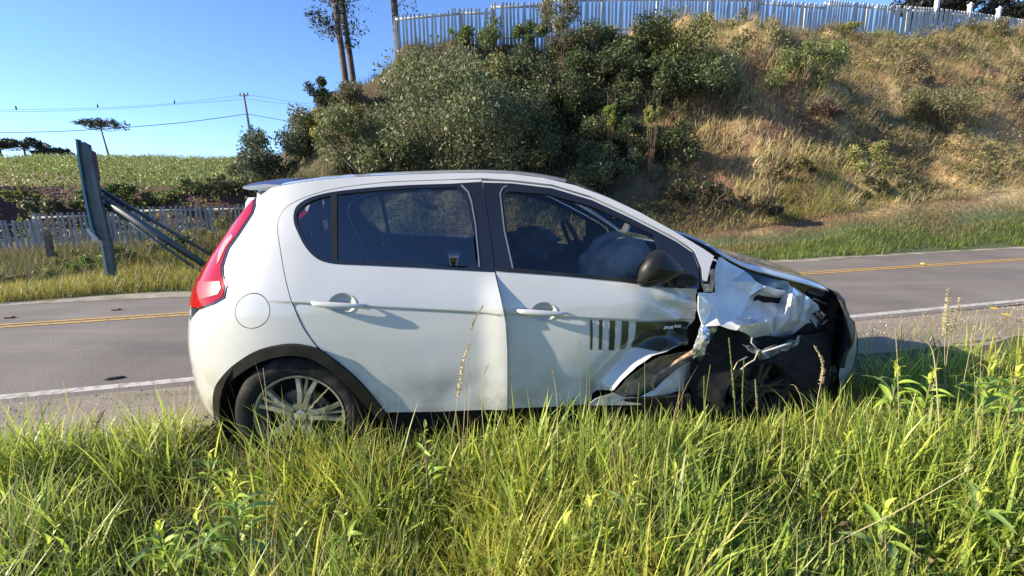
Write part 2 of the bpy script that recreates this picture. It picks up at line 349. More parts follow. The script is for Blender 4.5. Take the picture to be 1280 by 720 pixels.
def tri(poly, holes, res, crease=None):
    loops = [poly] + holes; vs = []; ed = []
    for Lp in loops:
        b = len(vs); vs += [Vector((float(p[0]), float(p[1]))) for p in Lp]; n = len(Lp); ed += [(b + i, b + (i + 1) % n) for i in range(n)]
    A = np.array(poly); x0, y0 = A.min(0); x1, y1 = A.max(0)
    gx, gy = np.meshgrid(np.arange(x0, x1, res), np.arange(y0, y1, res), indexing='ij'); gx = gx + (np.arange(gx.shape[1]) % 2)[None] * res * .5
    gx, gy = gx.ravel(), gy.ravel()
    if crease:
        (qa, za), (qb, zb) = crease; zl = za + (zb - za) * (gx - qa) / (qb - qa); k = np.abs(gy - zl) > .016; gx, gy = gx[k], gy[k]
        ex = np.arange(x0, x1, .02)
        for o_ in (-.013, -.0075, .0, .0045, .010): gx = np.concatenate([gx, ex]); gy = np.concatenate([gy, za + (zb - za) * (ex - qa) / (qb - qa) + o_])
    ok = inside(poly, gx, gy)
    for h in holes: ok &= ~inside(h, gx, gy)
    gx, gy = gx[ok], gy[ok]
    allb = np.array([[p[0], p[1]] for Lp in loops for p in Lp])
    if len(gx):
        dm = np.sqrt(((gx[:, None] - allb[None, :, 0]) ** 2 + (gy[:, None] - allb[None, :, 1]) ** 2).min(1)); ok = dm > min(res * .4, .006); gx, gy = gx[ok], gy[ok]
    vs += [Vector((float(a), float(b))) for a, b in zip(gx, gy)]
    r = geometry.delaunay_2d_cdt(vs, ed, [], 0, 1e-6); V = np.array([[v.x, v.y] for v in r[0]]); T = np.array([list(f) for f in r[2] if len(f) == 3])
    c = V[T].mean(1); ok = inside(poly, c[:, 0], c[:, 1])
    for h in holes: ok &= ~inside(h, c[:, 0], c[:, 1])
    T = T[ok]; a = V[T]; ar = (a[:, 1, 0] - a[:, 0, 0]) * (a[:, 2, 1] - a[:, 0, 1]) - (a[:, 2, 0] - a[:, 0, 0]) * (a[:, 1, 1] - a[:, 0, 1])
    T[ar < 0] = T[ar < 0][:, ::-1]; T = T[np.abs(ar) > 1e-9]
    return V, T
def panel(name, poly, m, parent=car, holes=(), disp=None, off=0., gap=.0022, thick=.022, res=.035, far=False, px=True, holes_qz=(), curve=False, fn=None, step=.02, inmat='card', both=False, crease=None):
    """Body panel bounded by a side-view outline; bent onto the body surface, with a real edge and a dark inner face."""
    P = inv(poly) if px else [tuple(p) for p in poly]
    P = catmull(P) if curve else [np.array(p) for p in P]; P = inset(dens(P, step), gap)
    H = []
    for h in holes:
        hp = inv(h[0]) if px else h[0]; hp = catmull(hp) if h[1] else hp; H.append(dens([np.array(a) for a in hp], step))
    for hq in holes_qz: H.append([np.array(a) for a in hq])
    V, T = tri(P, H, res, crease); q, z = V[:, 0], V[:, 1]; dwv = (disp(q, z) if disp else 0.) ; f = fn or S
    def pos(q, z):
        dw = disp(q, z) if disp else 0.
        return f(q, z, dw)
    p = pos(q, z); a = pos(q + .003, z) - pos(q - .003, z); b = pos(q, z + .003) - pos(q, z - .003); n = np.cross(a, b); n /= np.linalg.norm(n, axis=1)[:, None] + 1e-12
    p = p + n * off; nv = len(p); mats = [m]; Fc = [tuple(t) for t in T]; mi = [0] * len(T)
    if thick:
        V3 = np.concatenate([p, p - n * thick]); mats.append(M[inmat])
        Fc += [(t[2] + nv, t[1] + nv, t[0] + nv) for t in T]; mi += [1] * len(T)
        cnt = {}
        for t in T:
            for x, y in ((t[0], t[1]), (t[1], t[2]), (t[2], t[0])): cnt[(x, y)] = 1
        for (x, y) in list(cnt):
            if (y, x) not in cnt: Fc += [(x, x + nv, y), (y, x + nv, y + nv)]; mi += [0, 0]
    else: V3 = p
    V3 = np.array(V3); Fc = np.array(Fc)
    out = []
    for fr in ([False, True] if both else [far]):
        VV = V3.copy(); FF = Fc.copy()
        if fr: VV[:, 1] *= -1; FF = FF[:, ::-1]
        me = mesh_np(name, VV, FF, None, True, mi, mats); o = link(name, me, parent)
        md = o.modifiers.new('es', 'EDGE_SPLIT'); md.split_angle = R(40)
        out.append(o)
    return out[0] if len(out) == 1 else out
def carloc(px, py, wv):
    d = ray(px, py); t = (wv - (cC - cO) @ cN) / (d @ cN); P = cC + d * t - cO; return np.array([P @ cT, -wv, P[2]])
# ------------------------------------------------------------------ car: outlines traced in side view
TOP = [(322, 240), (345, 233), (372, 228), (430, 221.5), (500, 218), (560, 216), (600, 215.5), (640, 217), (680, 222), (720, 231.5), (760, 246.5), (800, 265), (840, 287), (880, 311), (893, 320)]
RW = [(369.5, 267), (374, 258.6), (388, 249.5), (415, 242.3), (461, 237), (514, 233.8), (563, 232.4), (575, 233.5), (583, 243), (586.5, 253), (591.6, 281), (597, 334.5), (522, 331.5), (451, 328.5), (417, 326.5), (398.6, 321.5), (384, 307), (374, 289), (369.7, 277)]
RDOOR = [(602, 224), (563, 224.5), (520, 226), (480, 228), (423, 235), (382.5, 246), (358, 259), (348.5, 274), (347, 289), (350, 310), (355, 340), (359.4, 359.7), (366, 382.6), (377.5, 409), (390.6, 428.6), (400, 438), (423, 454), (450, 477), (469, 499), (482, 516), (550, 515), (634, 511), (634, 435), (632, 402), (626, 372), (619, 341), (612, 281)]
FWIN = [(629, 250), (631, 242), (637, 239.5), (685, 243), (740, 258.5), (780, 275.5), (817, 294), (823, 313), (829, 352), (780, 347.5), (700, 340.5), (640, 335), (634, 290)]
FDOOR = [(602.5, 225.5), (640, 227), (690, 232.5), (740, 247.5), (780, 266), (820, 286), (845, 299.5), (865, 313), (874, 333), (876, 362), (878, 385), (879, 404), (873, 422), (866, 435), (839, 442), (818, 448), (798, 460), (779, 477), (768, 490), (744, 498), (735, 507), (634, 511), (634, 435), (632, 402), (626, 372), (619, 341), (612, 281)]
RA = catmull(RDOOR[1:15], False, 4); RB = catmull(RDOOR[15:20], False, 4); RDOOR = [RDOOR[0]] + RA + RB + RDOOR[20:]; RW = catmull(RW, True, 3)
ARCH = [(269, 499), (271, 485), (276, 475), (292, 457), (318, 440), (345, 432), (371, 430.5), (397, 436)]; ARCH = catmull(ARCH, False, 4)
qd = {k: inv(v) for k, v in dict(char=[(335, 376), (875, 405)], crease=[(768, 490), (779, 477), (798, 460), (818, 448), (839, 442), (866, 433)], edge=[(634, 440)], dent=[(655, 468), (600, 350), (634, 341)], dent2=[(850, 375), (860, 400)]).items()}
(cq0, cz0), (cq1, cz1) = qd['char']
def d_char(q, z):
    zl = cz0 + (cz1 - cz0) * (q - cq0) / (cq1 - cq0); return -.010 * (1 - sstep(-.007, .004, z - zl)) * (1 - sstep(-.5, -.1, z - zl) * 0) * (np.clip((z - .3) / .5, 0, 1))
def d_wob(q, z): return .0022 * vnoise(q * 3.1, z * 4.3, 5)
qe, ze = qd['edge'][0]; qd0, zd0 = qd['dent'][0]
def d_rdoor(q, z):
    k = sstep(qe - .17, qe + .01, q) ** 1.6 * (1 - sstep(.88, 1.02, z)) * sstep(.2, .4, z)
    return d_char(q, z) + d_wob(q, z) + .034 * k - .006 * np.exp(-((q - .75) / .12) ** 2 - ((z - .42) / .07) ** 2)
CR = np.array(qd['crease'])
def dist_poly(q, z):
    best = np.full(np.shape(q), 9.)
    for a, b in zip(CR[:-1], CR[1:]):
        ab = b - a; t = np.clip(((q - a[0]) * ab[0] + (z - a[1]) * ab[1]) / (ab @ ab), 0, 1)
        best = np.minimum(best, np.hypot(q - a[0] - t * ab[0], z - a[1] - t * ab[1]))
    return best
qx, zx = qd['dent2'][0]
def d_fdoor(q, z):
    d = dist_poly(q, z); k = sstep(.35, .0, d) if False else 1 - sstep(.0, .35, d)
    r = d_char(q, z) + d_wob(q, z) - .055 * np.exp(-((d - .075) / .05) ** 2) + .012 * np.exp(-(d / .02) ** 2) - .02 * k
    r = r - .016 * np.exp(-((q - qd0 - .02) / .055) ** 2 - ((z - zd0) / .09) ** 2)
    f = sstep(1.62, 2.02, q) * (1 - sstep(.94, 1.0, z)) * sstep(.45, .6, z)
    return r - .05 * f - .014 * f * np.sin((z * 3.1 + q * 1.3) * 21) - .012 * f * vnoise(q * 14, z * 18, 8)
SIDE = TOP + [(888, 334), (884, 352), (878, 352), (876.5, 334), (867, 312), (846, 298), (820, 284.5), (780, 264.5), (740, 246), (690, 231), (640, 225.5), (602, 223)] + RA + ARCH[::-1] + [(280, 523), (262, 520.5), (253, 514)]
# rear edge of the quarter panel in (q, z)
def QZ(pts): return inv(pts)
side_front = inv(SIDE)
back_low = [(-.45, .20), (-.47, .35), (-.50, .5), (-.52, .66), (-.50, .76)]
light_in = inv([(250, 385.5), (268, 379), (280.5, 371.5), (283, 358), (279, 345), (278, 334), (286, 310), (296, 296), (306, 281), (316, 266), (319.5, 256)])
side_poly = side_front[:-3] + inv([(280, 523), (262, 521)]) + QN(back_low) + light_in
fuel_c = inv([(314.5, 389), (337.5, 389), (314.5, 366)]); fr = .078
fuel = [(fuel_c[0][0] + math.cos(a) * (fuel_c[1][0] - fuel_c[0][0]), fuel_c[0][1] + math.sin(a) * (fuel_c[2][1] - fuel_c[0][1])) for a in np.linspace(0, 2 * math.pi, 40)[:-1]]
def d_side(q, z): return d_char(q, z) * (1 - sstep(0, .35, -(q - .15))) 
bs = panel('body_side', side_poly, M['paint'], px=False, crease=qd['char'], disp=d_side, holes=[(fuel, False)], gap=.0018)
panel('fuel_flap', fuel, M['paint'], px=False, gap=.004, disp=d_side, parent=bs, thick=.01)
panel('flap_recess', fuel, M['inner'], px=False, gap=-.003, off=-.014, disp=d_side, parent=bs, thick=0)
panel('body_side', side_poly, M['paint'], px=False, disp=d_side, far=True)
def cup(cx, cy):
    q, z = inv([(cx, cy)])[0]; return [(q + math.cos(a) * .062, z + math.sin(a) * .048) for a in np.linspace(0, 2 * math.pi, 29)[:-1]]
CUPR, CUPF = cup(428, 379.5), cup(680, 390)
rd = panel('rear_door', RDOOR, M['paint'], disp=d_rdoor, holes=[(RW, False)], holes_qz=[CUPR], res=.022, crease=qd['char'])
panel('rear_door', RDOOR, M['paint'], disp=lambda q, z: d_char(q, z), holes=[(RW, False)], far=True)
fd = panel('front_door', FDOOR, M['paint'], disp=d_fdoor, holes=[([(603.8, 229), (640, 230.5), (690, 236.5), (740, 251.5), (780, 270), (820, 290), (844, 303), (864, 317), (871.5, 335), (873, 360), (830, 358), (780, 351.5), (705, 344), (619.5, 337.5), (612, 281)], False)], holes_qz=[CUPF], res=.016, crease=qd['char'])
FDF = FDOOR[:11] + [(880, 420), (850, 500), (820, 505)] + FDOOR[20:]
ff = panel('front_door', FDF, M['paint'], disp=lambda q, z: d_char(q, z), holes=[([(603.8, 229), (640, 230.5), (690, 236.5), (740, 251.5), (780, 270), (820, 290), (844, 303), (864, 317), (871.5, 335), (873, 360), (830, 358), (780, 351.5), (705, 344), (619.5, 337.5), (612, 281)], False)], far=True)
# black window frames
RWo = [(367.5, 267), (372, 257), (387, 247.5), (415, 240.3), (461, 235), (514, 231.5), (563, 230), (601.5, 227.5), (611.5, 281), (618.6, 340.5), (522, 334.5), (451, 331.5), (416, 329.5), (397, 324), (382, 309), (372, 290), (367.6, 278)]
RWi = [(371.5, 267), (376, 260.5), (389.5, 251.5), (415.5, 244.5), (461, 239.5), (514, 236), (563, 234.6), (573, 236), (581, 245), (584.5, 255), (589.6, 281), (594.5, 332), (522, 329), (451, 326), (418, 324), (400.6, 319.5), (386, 305.5), (376, 288), (371.7, 277)]
RWo = catmull(RWo[10:] + RWo[:7], False, 3) + RWo[7:10]; RWi = catmull(RWi, True, 3)
for fa, pd in ((False, rd), (True, None)):
    pr = pd or bpy.data.objects['rear_door.001']
    panel('window_frame', RWo, M['gloss'], parent=pr, holes=[(RWi, False)], off=.003, thick=.02, gap=0, far=fa)
    panel('window_glass', [(374, 262), (389.5, 251.5), (414.3, 244.8), (415.2, 323.5), (400.6, 319), (386, 305), (376, 288), (371.7, 277)], M['glassR'], parent=pr, off=-.006, thick=0, gap=-.003, res=.08, far=fa)
    panel('window_glass', [(421, 243.5), (461, 239.5), (514, 236), (563, 234.6), (573, 236), (581, 245), (584.5, 255), (589.6, 281), (594.5, 332), (522, 329), (451, 326), (421.5, 324.3)], M['glassR'], parent=pr, off=-.006, thick=0, gap=-.003, res=.08, far=fa)
    panel('window_bar', [(414, 243), (421.5, 242.5), (422, 325), (415, 325)], M['plastic'], parent=pr, off=.004, thick=.014, gap=0, far=fa)
FWo = [(603.8, 228.5), (640, 229.5), (690, 235.5), (740, 250.5), (780, 269), (820, 289), (844.5, 302), (865, 316), (872.5, 335), (874, 361), (830, 359.5), (780, 352.5), (705, 345), (619.5, 338.5), (612, 281)]
for fa, pr in ((False, fd), (True, ff)):
    panel('window_frame', FWo, M['gloss'], parent=pr, holes=[(FWIN, False)], off=.003, thick=.02, gap=0, far=fa)
    panel('window_glass', FWIN, M['glassF'], parent=pr, off=-.008, thick=0, gap=-.003, res=.08, far=fa)
    panel('weather_strip', [(620, 335.5), (705, 341.5), (780, 348), (831, 353.5), (831, 357.5), (780, 352), (705, 345.2), (620, 338.8)], M['plastic'], parent=pr, off=.006, thick=.012, gap=0, far=fa)
panel('frame_highlight_strip', [(624.3, 242), (628, 234.5), (634, 232.2), (634, 233.2), (629, 235.6), (625.7, 243), (631, 288), (641.5, 335.5), (640, 335.5), (629.6, 288)], mat('strip_grey', (.30, .30, .30), .3, metal=.5), parent=fd, off=.006, thick=.004, gap=0)
panel('frame_highlight_strip', [(576, 232.4), (584.5, 241), (588.5, 253), (593.6, 281), (598.5, 334), (600, 334), (595, 281), (590, 252), (586, 240), (577.5, 231.3)], bpy.data.materials['strip_grey'], parent=rd, off=.006, thick=.004, gap=0)
# door decals
def dec(P, m='decal', off=.0035, parent=fd, res=.010): return panel('decal', P, M[m], parent=parent, disp=d_fdoor, off=off, thick=0, gap=0, res=res)
dec([(738, 399.5), (741, 399.6), (741, 437.8), (738, 437.6)]); dec([(749.3, 400), (753.6, 400.2), (752.8, 438.3), (749, 438)])
dec([(762.5, 400.8), (769.8, 401.2), (768.8, 439.2), (761.8, 438.8)]); dec([(778, 401.8), (787, 402.4), (786, 440), (777.5, 439.4)])
dec([(796.3, 402.6), (836, 405), (874, 409.5), (873, 421), (865, 434), (840, 440.5), (828, 443), (795.8, 440.3)])
def car_text(txt, px, py, m, size, parent):
    q, z = inv([(px, py)])[0]; P = S(q, z, float(d_fdoor(np.array(q), np.array(z)))); cu = bpy.data.curves.new('lettering', 'FONT'); cu.body = txt; cu.size = size; cu.shear = .25; cu.extrude = .0004
    cu.offset = .0006; cu.align_y = 'CENTER'
    tmp = bpy.data.objects.new('tmp', cu); COL.objects.link(tmp); dg = bpy.context.evaluated_depsgraph_get(); me = bpy.data.meshes.new_from_object(tmp.evaluated_get(dg)); bpy.data.objects.remove(tmp); o = link('lettering', me, parent); me.materials.clear(); me.materials.append(M[m])
    o.rotation_euler = (R(90), R(2.5), R(2)); o.location = (P[0], P[1] - .022, P[2]); return o
car_text('SPOR', 833.5, 412.6, 'decal_white', .021, fd); car_text('T', 848.6, 414.2, 'decal_red', .021, fd); car_text('ING', 853.2, 415, 'decal_white', .021, fd)
# handles
def handle(px0, py0, px1, py1, cx, cy, parent, disp):
    a = inv([(px0, py0), (px1, py1), (cx, cy)]); bm = bmesh.new(); A = S(*a[0]); B = S(*a[1]); n = 14; rings = []
    for i in range(n + 1):
        t = i / n; c = A + (B - A) * t; out = .030 * math.sin(math.pi * min(1, max(0, t))) ** .35 + .006; hh = .0175 * (1 - .25 * t) * math.sin(math.pi * (t * .96 + .02)) ** .3
        rings.append([bm.verts.new((c[0], c[1] - out + .013 * math.sin(k * math.pi / 4), c[2] + hh * math.cos(k * math.pi / 4))) for k in range(8)])
    for r1, r2 in zip(rings, rings[1:]):
        for k in range(8): bm.faces.new((r1[k], r1[(k + 1) % 8], r2[(k + 1) % 8], r2[k]))
    bm.faces.new(rings[0]); bm.faces.new(rings[-1][::-1]); bmesh.ops.recalc_face_normals(bm, faces=bm.faces); me = bpy.data.meshes.new('door_handle'); bm.to_mesh(me); bm.free()
    for p in me.polygons: p.use_smooth = True
    link('door_handle', me, parent, M['paint'])
    # cup: a real dished recess
    qc, zc = a[2]; V = []; Fc = []; rs = [(1.0, .0022), (.93, .0005), (.8, -.012), (.5, -.018), (.0, -.02)]; nn = 28
    for r_, o_ in rs:
        for k in range(nn):
            an = 2 * math.pi * k / nn; p = S(qc + math.cos(an) * .062 * r_, zc + math.sin(an) * .048 * r_, float(disp(np.array(qc + math.cos(an) * .062 * r_), np.array(zc + math.sin(an) * .048 * r_)))); V.append((p[0], p[1] - o_ - .001, p[2]))
    for j in range(len(rs) - 1):
        for k in range(nn): Fc.append((j * nn + k, (j + 1) * nn + k, (j + 1) * nn + (k + 1) % nn, j * nn + (k + 1) % nn))
    link('handle_recess', mesh_np('handle_recess', V, Fc, None, True), parent, mat('recess_paint', (.42, .43, .41), .4, coat=.6) if 'recess_paint' not in bpy.data.materials else bpy.data.materials['recess_paint'])

handle(390, 378, 456, 381, 428, 379.5, rd, d_rdoor); handle(645.5, 387.5, 707, 391, 680, 390, fd, d_fdoor)
# ---- generic mesh makers in car space
def grid_obj(name, rows, m, parent=car, closed=False, smooth=True, split=None):
    V = [tuple(p) for r in rows for p in r]; n = len(rows[0]); Fc = []
    for j in range(len(rows) - 1):
        for k in range(n if closed else n - 1): Fc.append((j * n + k, j * n + (k + 1) % n, (j + 1) * n + (k + 1) % n, (j + 1) * n + k))
    o = link(name, mesh_np(name, V, Fc, None, smooth, mats=[m]), parent)
    if split: md = o.modifiers.new('es', 'EDGE_SPLIT'); md.split_angle = R(split)
    return o
def tube(name, pts, rad, m, parent=None, n=8, caps=True, rads=None):
    P = [Vector(p) for p in pts]; V = []; prev = None
    for i, p in enumerate(P):
        t = (P[min(i + 1, len(P) - 1)] - P[max(i - 1, 0)]).normalized()
        a = prev if prev is not None else (Vector((0, 0, 1)) if abs(t.z) < .9 else Vector((1, 0, 0)))
        a = (a - t * a.dot(t)).normalized(); b = t.cross(a); prev = a; rr = rads[i] if rads else rad
        V += [tuple(p + a * math.cos(2 * math.pi * k / n) * rr + b * math.sin(2 * math.pi * k / n) * rr) for k in range(n)]
    Fc = [(i * n + k, i * n + (k + 1) % n, (i + 1) * n + (k + 1) % n, (i + 1) * n + k) for i in range(len(P) - 1) for k in range(n)]
    me = mesh_np(name, V, Fc, None, True, mats=[m]); return link(name, me, parent)
def box(name, c, s, m, parent=None, rot=None, bev=.01):
    bm = bmesh.new(); bmesh.ops.create_cube(bm, size=1); bmesh.ops.scale(bm, vec=s, verts=bm.verts)
    if bev: bmesh.ops.bevel(bm, geom=bm.edges[:], offset=bev, segments=2, affect='EDGES')
    if rot: bmesh.ops.rotate(bm, cent=(0, 0, 0), matrix=Matrix.Rotation(rot[1], 3, rot[0]), verts=bm.verts)
    bmesh.ops.translate(bm, vec=c, verts=bm.verts); me = bpy.data.meshes.new(name); bm.to_mesh(me); bm.free()
    return link(name, me, parent, m)
def lathe(name, prof, m, parent, n=48, axis_y=True):
    """prof: (radius, y) pairs about the local y axis"""
    rows = [[(r * math.cos(2 * math.pi * k / n), y, r * math.sin(2 * math.pi * k / n)) for k in range(n)] for r, y in prof]
    return grid_obj(name, rows, m, parent, closed=True, split=35)
# ---- roof, screens, hatch, hood
def edge3(pts):
    qz = inv(pts); return [S(a, b) for a, b in qz]
tp = catmull([(a[0], a[1]) for a in inv(TOP)], closed=False, n=3); EDG = [S(a, b) for a, b in tp]
hdr = min(range(len(tp)), key=lambda i: abs(projqz(*tp[i])[0] - 700))
def across(e, crown, m=16, f0=0., fwd=0.):
    row = []
    for k in range(m + 1):
        t = -1 + 2 * k / m; row.append((e[0] + f0 * (1 - t * t) + fwd, e[1] * -t * -1, e[2] + crown * (1 - abs(t) ** 5)))
    return row
def rowsx(idx, crown, fwd):
    return [across(EDG[i], crown(i), 16, fwd(i)) for i in idx]
ir = list(range(0, hdr + 1)); roof = grid_obj('roof', rowsx(ir, lambda i: .026, lambda i: -.05 * (1 - min(i / 8, 1)) + .08 * max(0, (i - hdr + 8) / 8)), M['paint'])
rr = rowsx(ir, lambda i: .026, lambda i: -.05 * (1 - min(i / 8, 1)) + .08 * max(0, (i - hdr + 8) / 8))
grid_obj('headliner', [[(p[0], p[1] * .97, p[2] - .035) for p in r] for r in rr], mat('headliner', (.16, .16, .16), .95))
iw = list(range(hdr, len(EDG))); k0 = iw[0]; kn = iw[-1]
grid_obj('windscreen', rowsx(iw, lambda i: .026 - .014 * min(1, (i - k0) / 4), lambda i: .08 - .04 * min(1, (i - k0) / 6)), M['screen'])
# rear: hatch, bumper, lights, spoiler
hat = [(q, z) for q, z in [(-.5, .78), (-1.0, .78), (-1.0, 1.36), (-.36, 1.36), (-.40, 1.2), (-.46, 1.0), (-.52, .82)]]
hat = QN(hat); HH = QN([(-.52, 1.02), (-1.0 + .002, 1.02), (-1.0 + .002, 1.31), (-.46, 1.31), (-.47, 1.2)])
hatch = panel('hatch', hat, M['paint'], px=False, holes_qz=[HH], res=.05)
panel('hatch', hat, M['paint'], px=False, holes_qz=[HH], res=.05, far=True)
for fa in (False, True): panel('hatch_glass', QN([(-.50, 1.0), (-1.0, 1.0), (-1.0, 1.33), (-.44, 1.33), (-.45, 1.2)]), M['glassR'], parent=hatch, px=False, off=-.008, thick=0, gap=0, res=.08, far=fa)
for fa in (False, True): panel('rear_bumper', QN([(-.45, .20), (-.47, .35), (-.50, .5), (-.52, .66), (-.50, .755), (-.7, .77), (-1.0, .77), (-1.0, .22)]), M['paint'], px=False, res=.05, far=fa)
LIGHT = [(319, 250), (317, 250), (309, 262), (298, 276), (283, 294), (270, 311), (257, 329), (247, 343), (240.5, 355), (238.5, 370), (239.5, 384), (250, 385), (268, 378.5), (280, 371), (282.5, 357), (278.5, 345), (277.5, 334), (285.5, 310), (295.5, 296), (305.5, 281), (315.5, 266)]
LQ_ = inv(LIGHT); LQ_ = [(a - (.03 if i in range(2, 11) else 0), b) for i, (a, b) in enumerate(LQ_)]
tl = panel('tail_light', LQ_, M['redlens'], px=False, off=.006, thick=.03, gap=.001, res=.02)
panel('light_rim', [(a, b) for a, b in inv([(319.6, 248), (319.8, 257), (316.6, 267), (307, 282), (297, 297), (287, 311), (279.5, 334), (280.5, 345), (284.5, 357.5), (281.5, 372.5), (268.5, 380), (250, 386.8), (239.5, 386.5), (239.5, 384), (250, 385), (268, 378.5), (280, 371), (282.5, 357), (278.5, 345), (277.5, 334), (285.5, 310), (295.5, 296), (305.5, 281), (315.5, 266)])], M['gloss'], px=False, off=.004, gap=0, thick=.02, res=.02, parent=tl)
panel('amber_lens', [(291, 293), (293, 297), (284, 309), (276, 327), (273, 331), (276, 315), (283, 302)], M['amber'], off=.009, thick=.004, gap=0, res=.02, parent=tl)
panel('light_segment', [(250, 352), (276, 352), (278, 360), (274, 368), (252, 375), (248, 364)], mat('deep_red_lens', (.26, .002, .006), .35), off=.0085, thick=.003, gap=0, res=.02, parent=tl)
panel('tail_light', LQ_, M['redlens'], px=False, off=.006, thick=.03, gap=.001, res=.03, far=True)
# spoiler: a wing with its own thickness behind the roof edge
sp = []
for k in range(17):
    t = -1 + 2 * k / 16; y = .53 * t; ro = .05 * (1 - t * t); ce = .046 * (1 - t * t) + .0
    x0 = -.05 - ro; z0 = 1.412 + ce; x1 = -.25 - ro * .8; z1 = 1.408 + ce * .8
    sp.append([(x0, y, z0 + .004), ((x0 + x1) / 2, y, (z0 + z1) / 2 + .012), (x1, y, z1 + .004), (x1 - .004, y, z1 - .006), (x1 + .03, y, z1 - .014), (x0 - .03, y, z0 - .022), (x0, y, z0 - .012)])
spo = grid_obj('spoiler', sp, mat('spoiler_paint', (.04, .06, .16), .5), closed=True, split=30)
for s_ in (0, -1):
    r_ = sp[s_]; link('end_cap', mesh_np('end_cap', [tuple(np.array(p) + np.array([0, -.002 if s_ == 0 else .002, 0])) for p in r_], [(0, 1, 2, 3), (0, 3, 4, 6), (4, 5, 6, 6)][:2] + [(4, 5, 6, 0)], mats=[M['paint']]), spo)
# roof antenna
ab = inv([(444, 220.5)])[0]; A0 = S(*ab) + np.array([0, .10, .012]); 
an = tube('antenna', [A0, A0 + np.array([-.08, 0, .095]), A0 + np.array([-.168, 0, .192])], .004, M['plastic'], car, 8, rads=[.006, .004, .003]); box('antenna_base', tuple(A0), (.06, .03, .018), M['plastic'], an, bev=.005)
# hood: buckled sheet standing off the near fender
he = [(896, 316, .60), (915, 327, .60), (935, 336.5, .60), (960, 343.5, .60), (985, 350.5, .585), (1008, 356.5, .56), (1026, 362.5, .52), (1034, 366, .48)]
hc = catmull([carloc(*h) for h in he], closed=False, n=4); rows = []
for i, e in enumerate(hc):
    t = i / (len(hc) - 1); row = []
    for k in range(25):
        a = k / 24; y = e[1] + (1.16 - .1 * t) * a; cr = .055 * math.sin(math.pi * min(a, 1)) ** .8 + .012 * (1 - a) * math.sin(a * 20) * t
        row.append((e[0] + .05 * math.sin(math.pi * a) * t + .03 * a * t, y, e[2] + cr + .015 * float(vnoise(e[0] * 5, y * 4, 77)) * a + .02 * a * (1 - t)))
    rows.append(row)
hood = grid_obj('hood', rows, M['hoodp']); hm = hood.modifiers.new('s', 'SOLIDIFY'); hm.thickness = .014; hm.offset = -1
# flat dark sheets beneath: engine bay, underbody, liners
box('underbody', (1.35, 0, .30), (3.3, 1.02, .16), M['inner'], car, bev=.02)
box('engine_block', (2.55, .02, .58), (.62, .70, .34), M['inner'], car, bev=.04)
box('radiator', (2.93, .02, .52), (.07, 1.1, .44), M['inner'], car, bev=.01)
box('rear_floor', (-.2, 0, .62), (.72, 1.1, .06), M['inner'], car, bev=.01)
fh = panel('front_inner_panel', QN([(2.0, .28), (2.0, .93), (2.25, .90), (2.6, .80), (2.9, .66), (2.98, .40), (2.9, .28)]), M['inner'], px=False, off=-.20, thick=.01, res=.08)
for yy in (-.79, .0 + .79):
    V = []; Fc = []; n = 26
    for k in range(n + 1):
        a = R(-18) + R(216) * k / n
        for y in (-.60, -.70, -.795): V.append((.372 * math.cos(a), y * (1 if yy < 0 else -1), .325 + .372 * math.sin(a)))
    Fc = [(i * 3 + k, i * 3 + k + 1, (i + 1) * 3 + k + 1, (i + 1) * 3 + k) for i in range(n) for k in range(2)]
    link('wheel_liner', mesh_np('wheel_liner', V, Fc, None, True, mats=[M['inner']]), car)
    V = [(0, -.60 if yy < 0 else .60, .325)] + [(.375 * math.cos(R(-18) + R(216) * k / n), -.60 if yy < 0 else .60, .325 + .375 * math.sin(R(-18) + R(216) * k / n)) for k in range(n + 1)]
    link('wheel_liner', mesh_np('wheel_liner', V, [(0, i + 1, i + 2) for i in range(n)], mats=[M['inner']]), car)
# black arch trim and sills
AO = [(269, 499), (271, 485), (276, 475), (292, 457), (318, 440), (345, 432), (371, 430.5), (397, 436), (423, 454), (450, 477), (469, 499), (483, 517)]
AI = [(476, 524), (458, 507), (441, 487), (416, 464), (391, 448), (370, 443.5), (352, 444.5), (328, 451), (302, 466), (286, 482), (280, 500), (279, 520)]
AOq = catmull(inv(AO), closed=False, n=3); AIq = catmull(inv(AI), closed=False, n=3)
panel('arch_trim', [tuple(p) for p in AOq] + [tuple(p) for p in AIq] + [tuple(inv([(271, 520)])[0])], M['plastic'], px=False, off=.014, thick=.05, gap=0, res=.03)
panel('sill', [(.47, .315), (1.98, .305), (1.98, .17), (.40, .17), (.40, .25)], M['inner'], px=False, off=-.02, thick=.05, gap=0, res=.06)
panel('sill', [(.47, .315), (1.98, .305), (1.98, .17), (.40, .17), (.40, .25)], M['inner'], px=False, off=-.02, thick=.05, gap=0, res=.06, far=True)
mf = carloc(297, 505, .70); tube('mud_flap', [mf, mf + np.array([.015, 0, -.09]), mf + np.array([.05, -.01, -.19])], .03, M['rubber'], car, 10, rads=[.022, .034, .03])
